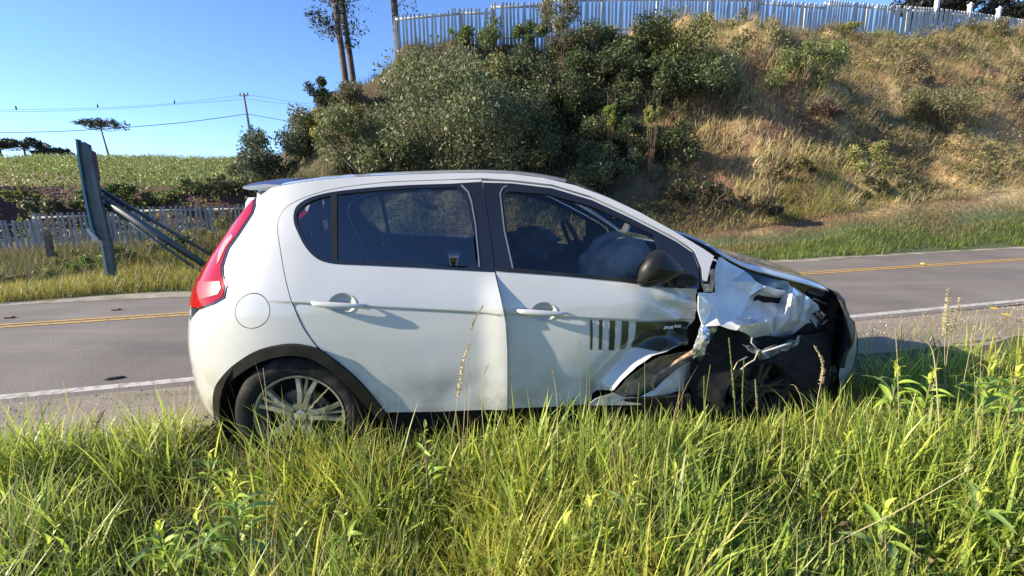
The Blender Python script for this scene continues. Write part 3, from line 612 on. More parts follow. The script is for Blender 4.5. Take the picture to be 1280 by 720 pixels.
# far front corner, undamaged
panel('front_fender', QN([(2.06, .30), (2.06, .97), (2.15, 1.0), (2.4, .955), (2.7, .88), (2.95, .80), (2.98, .66), (2.90, .52), (2.80, .45), (2.77, .5), (2.66, .62), (2.5, .69), (2.36, .69), (2.2, .64), (2.08, .5), (2.03, .30)]), M['paint'], px=False, far=True)
def d_bump(q, z): return -.03 * np.abs(vnoise(q * 5, z * 6, 12)) - .02 * vnoise(q * 17, z * 15, 4)
def S_bf(q, z, dw=0.):
    p = S(q, z, dw); p[..., 0] -= .03 + .05 * np.abs(vnoise(np.asarray(q) * 6, np.asarray(z) * 5, 3)); return p
fb = panel('front_bumper', QN([(2.94, .38), (2.96, .62), (3.0, .76), (3.3, .80), (3.6, .80), (3.6, .30), (3.2, .30)]), M['plastic'], px=False, disp=d_bump, fn=S_bf, thick=.01, res=.04)
panel('front_bumper', QN([(2.82, .28), (2.9, .5), (2.98, .64), (3.0, .76), (3.3, .80), (3.6, .80), (3.6, .30), (3.2, .25)]), M['plastic'], px=False, thick=.01, res=.06, far=True)
# ---- crumpled sheet metal
def crumple(name, pts, m, faces_poly, parent=car, sub=2, amp=.010, freq=16, smooth_it=2, seed=0, thick=.004):
    P2 = [Vector((a, b)) for a, b, c in pts]; n = len(faces_poly)
    ed = [(faces_poly[i], faces_poly[(i + 1) % n]) for i in range(n)]
    r = geometry.delaunay_2d_cdt(P2, ed, [], 0, 1e-4); V2 = [(v.x, v.y) for v in r[0]]; orig = [o[0] if o else 0 for o in r[3]]
    poly = [pts[i][:2] for i in faces_poly]; bm = bmesh.new()
    vs = [bm.verts.new(carloc(v[0], v[1], pts[orig[i]][2])) for i, v in enumerate(V2)]
    for t in r[2]:
        c = np.mean([V2[i] for i in t], 0)
        if inside(poly, c[0], c[1])[0]:
            try: bm.faces.new([vs[i] for i in t])
            except Exception: pass
    bmesh.ops.recalc_face_normals(bm, faces=bm.faces)
    for it in range(sub):
        bmesh.ops.subdivide_edges(bm, edges=bm.edges[:], cuts=1, use_grid_fill=True); bmesh.ops.triangulate(bm, faces=bm.faces[:])
        if it < smooth_it: bmesh.ops.smooth_vert(bm, verts=[v for v in bm.verts if not v.is_boundary], factor=.5, use_axis_x=True, use_axis_y=True, use_axis_z=True)
    from mathutils import noise
    for v in bm.verts:
        f = noise.noise_vector(v.co * freq + Vector((seed, 0, 0))) * amp + noise.noise_vector(v.co * freq * 2.7) * amp * .35; v.co += f * (.6 if v.is_boundary else 1)
    fl = sum(f.normal.y * f.calc_area() for f in bm.faces)
    if fl > 0: bmesh.ops.reverse_faces(bm, faces=bm.faces[:])
    me = bpy.data.meshes.new(name); bm.to_mesh(me); bm.free()
    for p in me.polygons: p.use_smooth = True
    o = link(name, me, parent, m); sd = o.modifiers.new('s', 'SOLIDIFY'); sd.thickness = thick; sd.offset = -1
    md = o.modifiers.new('es', 'EDGE_SPLIT'); md.split_angle = R(26); return o
FEN = [(898, 321, .60), (930, 338, .60), (945, 352, .70), (957, 358, .73), (984, 365, .67), (992, 359, .62), (1005, 368, .60), (1021, 379, .55), (1031, 398, .50), (1028, 411, .48), (1015, 415, .50), (992, 419, .60), (970, 432, .64), (952, 440, .68), (940, 430, .70), (937, 419, .79), (920, 412.5, .84), (901, 406.5, .82), (878, 409, .815), (873, 387, .81), (873, 366, .80), (893, 366, .66), (893, 338, .62),
       (915, 352, .655), (903, 384, .70), (890, 384, .755), (925, 396, .73), (946, 371, .60), (974, 376, .61), (970, 395, .715), (990, 373, .77), (985, 400, .79), (957, 402, .83), (928, 405.5, .86), (1005, 388, .64), (1010, 402, .60), (968, 419, .70), (936, 371, .69), (1018, 393, .52), (950, 361, .72)]
crumple('front_fender', FEN, M['crush'], list(range(23)), sub=3, amp=.007, freq=13, smooth_it=0, seed=3)
# torn metal bundle at the door's front edge
FOLD = [(876, 404, .80), (889, 402, .76), (897, 405, .74), (896, 418, .74), (887, 433, .76), (877, 444, .79), (866, 449, .80), (866, 436, .82), (872, 420, .83), (880, 424, .86), (884, 412, .84), (889, 420, .72), (874, 436, .85)]
crumple('torn_door_edge', FOLD, M['crumb'], list(range(9)), sub=3, amp=.014, freq=24, smooth_it=1, seed=9)
TORN = [(768, 491, .775), (779, 478, .77), (798, 461, .765), (818, 449, .76), (839, 443, .755), (866, 439, .75), (869, 448, .73), (850, 460, .72), (832, 474, .71), (818, 488, .72), (800, 497, .75), (780, 498, .77), (800, 480, .73), (825, 462, .70), (842, 452, .69)]
crumple('exposed_inner_panel', TORN, M['rust'], list(range(12)), sub=3, amp=.014, freq=15, seed=2)
LOW = [(735, 507, .80), (745, 498.5, .80), (768, 491, .79), (782, 497, .785), (800, 496, .77), (818, 486, .755), (832, 473, .75), (850, 460, .74), (869, 449, .72), (872, 462, .66), (862, 482, .66), (851, 503, .68), (800, 506, .78), (838, 490, .77), (850, 478, .74)]
crumple('sill_remnant', LOW, M['paint'], list(range(13)), sub=3, amp=.006, freq=9, seed=5)
tube('bent_brace', [carloc(868, 440, .80), carloc(852, 448, .79), (carloc(834, 460, .775)), carloc(818, 470, .77), carloc(814, 478, .76), carloc(818, 490, .75)], .012, mat('primer', (.42, .28, .19), .6, bump=(60, .8, .01), vary=(30, (.20, .13, .09), .4, .6)), car, 8, rads=[.016, .010, .009, .012, .010, .006])
# hinge plate and pillar
crumple('hinge_plate', [(877, 338, .66), (892, 336, .655), (893, 350, .66), (891, 366, .67), (880, 365, .68), (876, 352, .675), (884, 350, .67)], M['bare'], list(range(6)), sub=2, amp=.006, freq=30)
box('hinge', tuple(carloc(884, 349, .69)), (.03, .015, .05), M['plastic'], car, bev=.004)
# black engine bay lip, liner shreds, hanging pieces
BAY = [(893, 314, .585), (915, 326, .585), (940, 338, .585), (985, 351, .57), (1008, 357, .56), (1034, 364, .50), (1040, 385, .46), (1030, 398, .45), (1020, 379, .50), (1003, 370, .55), (985, 368, .58), (955, 362, .62), (930, 342, .60)]
crumple('engine_bay_edge', BAY, M['gloss'], list(range(13)), sub=2, amp=.01, freq=14)
FAS = [(1030, 360, .42), (1040, 363, .36), (1049, 369, .32), (1057, 384, .30), (1063, 394, .30), (1071, 402, .30), (1072, 415, .30), (1071, 440, .30), (1064, 462, .33), (1056, 490, .36), (1030, 512, .42), (1000, 515, .5), (985, 470, .54), (1000, 430, .56), (1022, 415, .55), (1032, 398, .55), (1022, 376, .52), (1045, 395, .46), (1052, 420, .48), (1040, 450, .5), (1020, 460, .58), (1060, 425, .36)]
crumple('broken_fascia', FAS, M['plastic'], list(range(17)), sub=3, amp=.022, freq=10, seed=4)
PAL = [(1068, 410, .36), (1071, 415, .34), (1071, 438, .34), (1064, 462, .38), (1058, 484, .40), (1050, 492, .44), (1049, 470, .46), (1052, 452, .46), (1060, 432, .42), (1060, 455, .40)]
crumple('bumper_shard', PAL, M['paint'], list(range(9)), sub=2, amp=.008, freq=14)
def shard(name, p, m, r=.008, k=6): tube(name, [carloc(*q) for q in p], r, m, car, k)
shard('bent_bracket', [(1018, 392, .58), (1026, 400, .57), (1030, 394, .55), (1024, 389, .55)], M['bare'], .010)
shard('bent_bracket', [(1027, 406, .55), (1034, 400, .54)], M['bare'], .008); shard('bent_bracket', [(1038, 391, .50), (1046, 395, .48), (1064, 403, .44)], M['bare'], .007)
shard('bent_bracket', [(1016, 373, .56), (1032, 380, .54)], M['bare'], .005); shard('bent_bracket', [(1008, 365, .55), (1026, 371, .5)], M['plastic'], .008)
crumple('liner_shred', [(928, 432, .82), (940, 432, .82), (952, 437, .82), (985, 428, .80), (1003, 418, .74), (1000, 430, .76), (976, 441, .80), (955, 449, .83), (945, 445, .83), (960, 438, .80)], mat('dusty_plastic', (.06, .065, .055), .5, coat=.5, bump=(30, .6, .01), vary=(22, (.24, .23, .19), .5, .65)), list(range(9)), sub=3, amp=.016, freq=26, seed=8)
shard('torn_edge', [(953, 440, .84), (966, 436, .84), (975, 433, .84), (988, 429, .82)], M['paint'], .006)
shard('torn_edge', [(917, 462, .84), (922, 452, .84), (934, 446, .84)], M['bare'], .004)
shard('torn_edge', [(926, 462, .85), (934, 455, .86), (943, 450, .86), (948, 438, .85)], mat('scuffed_paint', (.30, .27, .21), .6), .004)
shard('torn_edge', [(941, 418, .82), (939, 428, .82), (945, 434, .82)], M['airbag'], .004)
# ---- mirror
MO = [(795.5, 347), (796.5, 337), (801, 328), (808, 319), (817, 313), (826, 312.5), (834, 316), (843, 324), (852, 334), (857, 340), (850, 344), (842, 348), (831, 353), (820, 357.5), (810, 359.5), (802, 358.5), (797, 354)]
MOc = catmull(MO, n=2); rings = []; cen = np.array([824, 337.])
for sc_, wv in ((.55, .845), (.96, .855), (1.0, .90), (.93, .955), (.70, .99), (.35, 1.005), (.02, 1.008)):
    rings.append([carloc(*(cen + (np.array(p) - cen) * sc_ * (1 + (wv - .9) * .28)), wv) if True else 0 for p in MOc])
mir = grid_obj('side_mirror', rings, M['plastic'], closed=True)
ml = [carloc(797, 352, .985), carloc(812, 353.5, 1.0), carloc(834, 347, .985), carloc(856, 339, .93)]; tube('mirror_trim', ml, .004, M['rubber'], mir, 6)
grid_obj('mirror_glass', [[carloc(x, y, wv) for x, y, wv in ((793.5, 349, .88), (797, 333, .88), (806, 320, .88), (817, 313, .88))], [carloc(x, y, wv) for x, y, wv in ((794.5, 350, .95), (797, 336, .96), (804, 325, .96), (812, 318, .95))]], M['mirror'], mir)
box('mirror_mount', tuple(carloc(852, 350, .83)), (.12, .10, .05), M['plastic'], mir, bev=.012)
crumple('mirror_hole', [(829, 318, .965), (837, 321, .96), (846, 333, .93), (838, 335, .955), (832, 328, .97)], M['gloss'], list(range(5)), mir, sub=1, amp=.004)
# ---- wheels
def make_wheel(cx, y, cz, steer=0., camber=0., dark=False):
    e = bpy.data.objects.new('wheel', None); COL.objects.link(e); e.parent = car; e.location = (cx, y, cz); e.rotation_euler = (camber, 0, steer)
    ty = lathe('tyre', [(.212, .01), (.222, -.004), (.245, -.012), (.275, -.013), (.295, -.004), (.306, .014), (.309, .03), (.303, .045), (.309, .048), (.310, .075), (.304, .078), (.304, .084), (.310, .087), (.310, .118), (.304, .121), (.304, .127), (.310, .130), (.308, .165), (.300, .185), (.27, .198), (.22, .19)], M['rubber'], e, 60)
    rm = M['rim'] if not dark else mat('shaded_rim', (.035, .035, .03), .6, metal=.3)  # front rim: shade of the arch is put into a darker colour
    rim = lathe('rim', [(.213, .018), (.217, .004), (.214, -.006), (.205, -.004), (.200, .012), (.196, .03), (.190, .06), (.187, .15), (.20, .18)], rm, e, 60)
    for g in range(5):
        bm = bmesh.new(); base = R(90 - 14 + 72 * g)
        for off, spl in ((-.20, -.27), (.20, .27), (0, 0)):
            wid = .0125 if off else .008; dep = 0 if off else .02
            st = [(.040, base + off * 1.6, .006), (.085, base + off * .85, .000), (.13, base + spl * .62, -.001), (.198, base + spl * .80, .004)]
            if not off: st = [(.09, base, .018), (.14, base, .014), (.198, base, .010)]
            prev = None
            for (r_, a_, yy) in st:
                c = Vector((r_ * math.cos(a_), yy, r_ * math.sin(a_))); tq = Vector((-math.sin(a_), 0, math.cos(a_)))
                ww = wid * (1.25 - r_ * 1.6); q4 = [bm.verts.new(c + tq * ww + Vector((0, .022, 0))), bm.verts.new(c + tq * ww * .8), bm.verts.new(c - tq * ww * .8), bm.verts.new(c - tq * ww + Vector((0, .022, 0)))]
                if prev:
                    for k in range(4): bm.faces.new((prev[k], prev[(k + 1) % 4], q4[(k + 1) % 4], q4[k]))
                prev = q4
        bmesh.ops.recalc_face_normals(bm, faces=bm.faces); me = bpy.data.meshes.new('spoke'); bm.to_mesh(me); bm.free(); link('spoke', me, e, rm)
    hub = lathe('hub_cap', [(.0, .004), (.02, .003), (.030, .006), (.034, .012), (.052, .010), (.066, .012), (.070, .03)], rm, e, 30)
    disc = lathe('brake_disc', [(.05, .05), (.125, .05), (.128, .055), (.128, .065), (.05, .065)], M['disc'], e, 36)
    lathe('wheel_well_back', [(.0, .10), (.186, .10)], M['inner'], e, 30)
    bme = None
    for k in range(4):
        bm = bmesh.new(); a = R(45 + 90 * k); m_ = Matrix.Translation((.042 * math.cos(a), .006, .042 * math.sin(a))) @ Matrix.Rotation(R(90), 4, 'X'); bmesh.ops.create_cone(bm, cap_ends=True, segments=6, radius1=.009, radius2=.009, depth=.012, matrix=m_)
        me = bpy.data.meshes.new('wheel_bolt'); bm.to_mesh(me); bm.free(); link('wheel_bolt', me, e, M['disc'])
    return e
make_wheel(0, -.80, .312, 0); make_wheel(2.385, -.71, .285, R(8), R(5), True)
w3 = make_wheel(0, .80, .30); w3.rotation_euler = (0, 0, R(180)); w4 = make_wheel(2.42, .80, .28); w4.rotation_euler = (0, 0, R(180))
# ---- interior
def seat(cx, cy, wd):
    e = bpy.data.objects.new('seat', None); COL.objects.link(e); e.parent = car; e.location = (cx, cy, 0)
    box('cushion', (.12, 0, .58), (.52, wd, .16), M['seat'], e, bev=.05); box('backrest', (-.22, 0, .86), (.13, wd * .95, .62), M['seat'], e, rot=('Y', R(-14)), bev=.05)
    box('backrest_bolster', (-.20, -wd * .45, .86), (.17, .08, .56), M['seat'], e, rot=('Y', R(-14)), bev=.03); box('headrest', (-.31, 0, 1.245), (.10, .26, .19), M['seat'], e, rot=('Y', R(-8)), bev=.04)
    box('headrest_post', (-.295, .0, 1.14), (.014, .12, .07), M['disc'], e, bev=.003); return e
seat(1.22, -.36, .50); seat(1.22, .36, .50)
rb = box('rear_bench', (.30, 0, .60), (.50, 1.25, .17), M['seat'], car, bev=.05); box('bench_back', (-.02, 0, .86), (.13, 1.25, .56), M['seat'], rb, rot=('Y', R(-16)), bev=.04)
for y in (-.38, .38): box('bench_headrest', (-.10, y, 1.17), (.07, .24, .13), M['seat'], rb, rot=('Y', R(-10)), bev=.03)
tube('seat_belt', [(.10, -.55, 1.16), (.13, -.50, 1.2), (.18, -.46, 1.14)], .008, M['seat2'], rb, 6); tube('seat_belt', [(.28, -.42, 1.20), (.32, -.40, 1.22), (.36, -.38, 1.17), (.38, -.38, 1.1)], .007, M['seat2'], rb, 6)
box('parcel_shelf', (-.22, 0, 1.0), (.34, .90, .03), M['inner'], car, bev=.008)
box('dashboard', (1.88, 0, .90), (.46, 1.32, .26), M['inner'], car, bev=.07)
box('cabin_floor', (.9, 0, .42), (2.1, 1.3, .05), M['inner'], car, bev=.01)
sw = []; 
for k in range(33):
    a = 2 * math.pi * k / 32; sw.append((1.60 + .19 * math.sin(a) * -.42, .36 + .19 * math.cos(a), 1.0 + .19 * math.sin(a) * .91))
stw = tube('steering_wheel', sw, .016, M['plastic'], car, 8); box('steering_hub', (1.62, .36, .99), (.06, .14, .10), M['plastic'], stw, bev=.02); box('steering_spoke', (1.62, .36, .99), (.02, .34, .03), M['plastic'], stw, bev=.005)
def blob(name, c, r, m, amp=.06, seed=0, parent=car, n=24):
    from mathutils import noise
    rows = []
    for j in range(n + 1):
        th = math.pi * j / n; row = []
        for k in range(n * 2):
            ph = math.pi * k / n; d = Vector((math.sin(th) * math.cos(ph), math.sin(th) * math.sin(ph), math.cos(th))); s_ = 1 + amp * noise.noise(d * 2.3 + Vector((seed, 0, 0))) + amp * .4 * noise.noise(d * 7 + Vector((seed, 0, 0)))
            row.append((c[0] + d.x * r[0] * s_, c[1] + d.y * r[1] * s_, c[2] + d.z * r[2] * s_))
        rows.append(row)
    return grid_obj(name, rows, m, parent, closed=True)
blob('deployed_airbag', (1.68, -.40, .93), (.22, .24, .195), M['airbag'], .14, 2)
blob('crumpled_cloth', (1.28, .38, .98), (.20, .22, .12), M['seat'], .5, 5)

LIN = [(866, 447, .76), (880, 440, .77), (900, 407, .77), (940, 420, .74), (1000, 420, .70), (1030, 415, .58), (1040, 440, .60), (1036, 480, .60), (1020, 515, .64), (1005, 500, .70), (990, 470, .74), (965, 452, .78), (935, 458, .79), (912, 480, .79), (900, 515, .78), (872, 512, .76), (862, 480, .74), (930, 440, .76), (985, 445, .74)]
crumple('arch_shade_sheet', LIN, M['inner'], list(range(17)), sub=3, amp=.014, freq=12, seed=6)  # black sheet added over the wheel, standing in for shade in the arch

hg = mat('hose_grey', (.06, .06, .06), .5); hs = [[(905, 425, .70), (930, 445, .66), (960, 440, .66), (990, 455, .64), (1010, 490, .62)], [(893, 330, .55), (930, 350, .5), (980, 366, .5), (1030, 372, .45)], [(1010, 372, .48), (1030, 390, .42), (1040, 420, .44), (1035, 470, .50)], [(880, 452, .72), (890, 480, .70), (893, 515, .70)], [(1000, 425, .60), (1012, 440, .58), (1008, 470, .60), (1020, 500, .58)]]
for k, q in enumerate(hs): shard('hose', [tuple(a) for a in catmull(q, closed=False, n=5)], hg if k % 2 else M['gloss'], .010 + .004 * (k % 2), 8)
for q in ([(1000, 432, .62), (1020, 428, .60), (1024, 440, .60)], [(1030, 440, .55), (1038, 455, .54)], [(888, 432, .76), (893, 446, .76), (889, 455, .76)], [(1035, 415, .50), (1050, 412, .48), (1056, 420, .46)], [(1016, 455, .60), (1018, 470, .60)]): shard('bent_bracket', q, M['bare'], .006)
# ------------------------------------------------------------------ vegetation makers
def pal(cols, n, jit=.18):
    c = np.array(cols)[RNG.integers(0, len(cols), n)]; return np.clip(c * (1 + RNG.normal(0, jit, (n, 1))) + RNG.normal(0, .004, (n, 3)), .003, .9)
def blades(name, P, L, Wd, col, m, seg=3, lean=.35, curl=.5, dirs=None, parent=None, smooth=True, tipc=None, wind=(.25, 0)):
    n = len(P); a = RNG.uniform(0, 2 * math.pi, n); dirv = np.stack([np.cos(a), np.sin(a), np.zeros(n)], 1)
    if dirs is not None: dirv = dirs
    side = np.stack([-np.sin(a + RNG.normal(0, .6, n)), np.cos(a), np.zeros(n)], 1); side /= np.linalg.norm(side, axis=1)[:, None]
    le = np.abs(RNG.normal(0, lean, n)); cu = np.abs(RNG.normal(0, curl, n)) + .05; V = np.zeros((n, seg + 1, 2, 3)); pos = P.copy(); C = np.zeros((n, seg + 1, 2, 3))
    for k in range(seg + 1):
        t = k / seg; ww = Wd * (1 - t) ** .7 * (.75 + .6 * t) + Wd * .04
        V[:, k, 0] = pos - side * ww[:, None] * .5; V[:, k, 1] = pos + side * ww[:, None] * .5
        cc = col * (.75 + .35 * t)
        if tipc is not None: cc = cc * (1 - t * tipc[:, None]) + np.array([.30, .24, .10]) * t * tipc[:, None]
        C[:, k, 0] = cc; C[:, k, 1] = cc
        ang = le + cu * (t + .5 / seg) ** 1.5 * 1.4; st = L / seg
        pos = pos + (dirv * np.sin(ang)[:, None] + np.array([0, 0, 1]) * np.cos(ang)[:, None]) * st[:, None]
    b = (np.arange(n) * (seg + 1) * 2)[:, None] + (np.arange(seg) * 2)[None]; b = b.ravel(); Fc = np.stack([b, b + 1, b + 3, b + 2], 1)
    me = mesh_np(name, V.reshape(-1, 3), Fc, C.reshape(-1, 3), smooth, mats=[m]); return link(name, me, parent)
def leafcloud(name, P, size, cols, m, parent=None, elong=2.2, up=.0, droop=0., jit=.2, colarr=None):
    n = len(P); d = RNG.normal(0, 1, (n, 3)); d[:, 2] += up; d /= np.linalg.norm(d, axis=1)[:, None]; r = RNG.normal(0, 1, (n, 3)); s_ = np.cross(d, r); s_ /= np.linalg.norm(s_, axis=1)[:, None]
    sz = size * RNG.uniform(.35, 1.0, n) ** .8 * 1.65; sz = sz[:, None]; a = P - d * sz * .5; c = P + d * sz * .5; b = P + s_ * sz * .5 / elong; e = P - s_ * sz * .5 / elong
    V = np.stack([a, b, c, e], 1).reshape(-1, 3); i = np.arange(n) * 4; Fc = np.stack([i, i + 1, i + 2, i + 3], 1); C = colarr if colarr is not None else pal(cols, n, jit)
    return link(name, mesh_np(name, V, Fc, np.repeat(C, 4, 0), mats=[m]), parent)
def in_blobs(blobs, n, shell=.55):
    bl = np.array(blobs); vol = bl[:, 3] * bl[:, 4] * bl[:, 5]; k = RNG.choice(len(bl), n, p=vol / vol.sum()); d = RNG.normal(0, 1, (n, 3)); d /= np.linalg.norm(d, axis=1)[:, None]
    r = (shell + (1 - shell) * RNG.uniform(0, 1, n) ** .6) * (1 + RNG.normal(0, .10, n)); return bl[k, :3] + d * bl[k, 3:6] * r[:, None], k
def shrub(label, cat, base, wdt, hgt, cols, n=3500, leaf=.07, nb=16, group=None, name='shrub', up=.5, parts=True, low=0., gap=.9, elong=2.6, tint=.25):
    """one bush: stems rising from the base, foliage in many small uneven clumps"""
    t = thing(name, label, cat, base, 0, group); bl = []
    for k in range(nb):
        a = random.uniform(0, 6.28); rr = math.sqrt(random.random()) * wdt * .42; z = hgt * (low + (1 - low) * (.10 + .72 * random.random() ** .8)); sh = max(.25, math.sqrt(max(.05, 1 - (abs(z / hgt - .45) / .75) ** 2)))
        s_ = random.uniform(.10, .22) * min(wdt, hgt) * gap
        bl.append((math.cos(a) * rr * sh, math.sin(a) * rr * sh, z, s_ * 1.15, s_ * 1.15, s_ * random.uniform(.8, 1.3)))
    P, k = in_blobs(bl, n, .2); bright = RNG.uniform(1 - tint, 1 + tint, len(bl)); C = pal(cols, n, .18) * bright[k][:, None]
    P[:, 2] = np.maximum(P[:, 2], .02)
    leafcloud('foliage', P, leaf, cols, M['leaf'], t, up=up, colarr=C, elong=elong)
    if parts:
        V = []; Fc = []
        for b in bl[:min(12, nb)]:
            p0 = Vector((random.uniform(-.04, .04) * wdt, random.uniform(-.04, .04) * wdt, -.1)); p1 = Vector(b[:3]); mid = (p0 + p1) * .5 + Vector((random.uniform(-.1, .1), random.uniform(-.1, .1), .06)) * wdt * .4
            pts = [p0, mid, p1, p1 + (p1 - mid) * .5]; prevb = len(V)
            for i, p in enumerate(pts):
                r_ = .012 * wdt ** .5 * (1 - i * .27) * (1.3 if hgt > 1.5 else .8)
                V += [tuple(p + Vector((r_ * math.cos(q), r_ * math.sin(q), 0))) for q in (0, 2.1, 4.2)]
            Fc += [(prevb + i * 3 + q, prevb + i * 3 + (q + 1) % 3, prevb + (i + 1) * 3 + (q + 1) % 3, prevb + (i + 1) * 3 + q) for i in range(3) for q in range(3)]
        link('stems', mesh_np('stems', V, Fc, None, True, mats=[M['twig']]), t)
    return t
def place(px, py, wpx, hpx):
    b = hit(px, py); dz = float((b - cC) @ cF); k = dz / FPX; return (b[0], b[1], b[2]), wpx * k, hpx * k / cU[2]
# ------------------------------------------------------------------ fences: concrete palisades
def palisade(name, label, tops, dplane, group=None, pitch=.165, cm='concrete', hmax=2.6, inv_rail=True):
    xs = [t[0] for t in tops]; ys = [t[1] for t in tops]
    a = onD(xs[0], ys[0], dplane); b = onD(xs[-1], ys[-1], dplane); ua, ub = float(a @ RD), float(b @ RD)
    t = thing(name, label, 'fence', (*W2(ua, dplane), float(wz(*W2(ua, dplane)))), math.atan2(RD[1], RD[0])); o0 = np.array(t.location); loc = []
    cand = np.linspace(min(xs), max(xs), 4000); cu = np.array([float(onD(x, np.interp(x, xs, ys), dplane) @ RD) for x in cand])
    us = np.arange(ua, ub, pitch); me = None; rails = {}
    bm = bmesh.new(); bmesh.ops.create_cube(bm, size=1); bmesh.ops.translate(bm, vec=(0, 0, .5), verts=bm.verts)
    top = [v for v in bm.verts if v.co.z > .5]; bmesh.ops.scale(bm, vec=(.55, .7, 1), verts=top); me = bpy.data.meshes.new('picket'); bm.to_mesh(me); bm.free(); me.materials.append(M[cm])
    last = None; seg0 = None; segs = []
    for u in us:
        x = float(np.interp(u, cu, cand)); y = float(np.interp(x, xs, ys)); zt = float(onD(x, y, dplane)[2]); gz_ = float(ht(u, dplane)) - .15
        H = min(max(zt - gz_, .9), hmax); o = bpy.data.objects.new('picket', me); COL.objects.link(o); o.parent = t
        o.location = (u - ua, random.uniform(-.008, .008), zt - H - o0[2]); o.rotation_euler = (0, R(random.gauss(0, 1.1)), 0); o.scale = (.128, .055, H)
        if last is None or abs(zt - last) > .10 + .0 or (u - seg0) > 2.6: 
            if seg0 is not None: segs.append((seg0, lastu, zs, last))
            seg0 = u; zs = zt
        last = zt; lastu = u
    segs.append((seg0, lastu, zs, last))
    for (u0_, u1_, z0_, z1_) in segs:
        for dz, th in ((-.17, .08), (-1.35, .08)):
            V = []
            for (u, z) in ((u0_ - .1, z0_), (u1_ + .1, z1_)):
                for yy, zz in ((.03, -th / 2), (.09, -th / 2), (.09, th / 2), (.03, th / 2)): V.append((u - ua, yy, z + dz + zz - o0[2]))
            link('rail', mesh_np('rail', V, [(0, 1, 5, 4), (1, 2, 6, 5), (2, 3, 7, 6), (3, 0, 4, 7), (0, 3, 2, 1), (4, 5, 6, 7)], mats=[M[cm]]), t)
        box('post', (u0_ - .1 - ua, .10, (z0_ - .03 + float(ht(u0_, dplane)) - .2) / 2 - o0[2]), (.11, .11, z0_ - .06 - float(ht(u0_, dplane)) + .2), M[cm], t, bev=.01)
    return t
UT = [(497, 18), (559, 16), (560, 10.5), (618, 10), (619, 3), (681, 3), (682, -5), (800, -7), (953, -5), (954, -1), (1035, 5), (1036, 0), (1100, 5), (1170, 10), (1215, 15), (1250, 20), (1300, 27)]
palisade('palisade_fence', 'long pale concrete picket fence along the top of the hill', UT, 20.6)
LT = [(-60, 277), (37.5, 275), (38, 267), (128, 264.5), (170, 263), (171, 258.5), (330, 255.5)]
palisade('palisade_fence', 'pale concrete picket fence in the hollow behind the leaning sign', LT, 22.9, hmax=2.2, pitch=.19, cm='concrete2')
# white finials on the upper right fence posts
for px_, py_ in ((1172, 0), (1213, 8), (1249, 13)):
    p = onD(px_, py_, 20.7); t = thing('fence_pillar', ['white capped pillar rising over the right part of the hilltop fence, first from the left', 'white capped pillar over the hilltop fence, middle of the three', 'white capped pillar over the hilltop fence, nearest the right edge'][(1172, 1213, 1249).index(px_)], 'pillar', p - np.array([0, 0, .6]), math.atan2(RD[1], RD[0]), 'white pillars on the hilltop fence')
    box('shaft', (0, 0, .3), (.17, .17, .7), M['decal_white'], t, bev=.015); box('cap', (0, 0, .68), (.24, .24, .07), M['decal_white'], t, bev=.02); box('finial', (0, 0, .76), (.11, .11, .12), M['decal_white'], t, bev=.04)
# ------------------------------------------------------------------ araucaria pines
def araucaria(label, base, top_h, rad, br, crown_r, cz0_, lean=(0, 0), n_br=26, dense=1.0, group=None, flat=False, leaf=.16, name='pine_tree', ncl=160):
    t = thing(name, label, 'tree', base, 0, group); Vv = []
    pts = [(lean[0] * k / 6, lean[1] * k / 6, top_h * k / 6 - .3) for k in range(7)]; tube('trunk', pts, rad, M['bark'], t, 10, rads=[rad * (1.15 - .6 * k / 6) for k in range(7)])
    cl = []; V = []; Fc = []
    for k in range(n_br):
        z = cz0_ + (top_h - cz0_) * ((k + random.random()) / n_br); a = random.uniform(0, 6.28); f = (z - cz0_) / max(.1, top_h - cz0_); L = crown_r * (random.uniform(.7, 1.05)) * ((.55 + .45 * f) if not flat else (.45 + .55 * math.sin(math.pi * min(1, f + .25))))
        c0 = np.array([lean[0] * z / top_h, lean[1] * z / top_h, z]); dr = np.array([math.cos(a), math.sin(a), 0]); P = [c0 + dr * L * s_ + np.array([0, 0, L * (-.14 * math.sin(s_ * 3.0) + .30 * s_ ** 3)]) for s_ in (0, .33, .66, 1)]
        b = len(V)
        for i, p in enumerate(P):
            r_ = br * (1 - .25 * i); V += [tuple(p + np.array([r_ * math.cos(q) * dr[1], -r_ * math.cos(q) * dr[0], r_ * math.sin(q)])) for q in (0, 2.1, 4.2)]
        Fc += [(b + i * 3 + q, b + i * 3 + (q + 1) % 3, b + (i + 1) * 3 + (q + 1) % 3, b + (i + 1) * 3 + q) for i in range(3) for q in range(3)]
        for j in range(4):
            s_ = (.62 if flat else .15) + (.40 if flat else .85) * random.random(); off = np.array([random.gauss(0, .12), random.gauss(0, .12), random.gauss(.04, .06)]) * crown_r * .9
            q = c0 + dr * L * s_ + np.array([0, 0, L * .16 * s_]) + off; cs = crown_r * random.uniform(.09, .17); cl.append((*q, cs * 1.2, cs * 1.2, cs * .8))
    link('branches', mesh_np('branches', V, Fc, None, True, mats=[M['bark']]), t)
    P, k = in_blobs(cl, int(ncl * n_br * dense), .1); leafcloud('crown', P, leaf, [(.020, .034, .022), (.028, .045, .026), (.05, .045, .035)], M['needles'], t, elong=3.5, up=.4)
    return t
def tree_at(px, pyb, dp): p = onD(px, pyb, dp); return p
p = onD(434, 112, 23.5); araucaria('tall pine with shaggy crown, left trunk of the close pair on the hill crest', p, 8.3, .14, .022, 2.7, 1.8, (-.5, 0), 34, .42, None, leaf=.16)
p = onD(443, 108, 23.9); araucaria('tall pine, right trunk of the close pair on the hill crest', p, 8.4, .13, .022, 2.8, 2.2, (-.55, 0), 34, .42, None, leaf=.16)
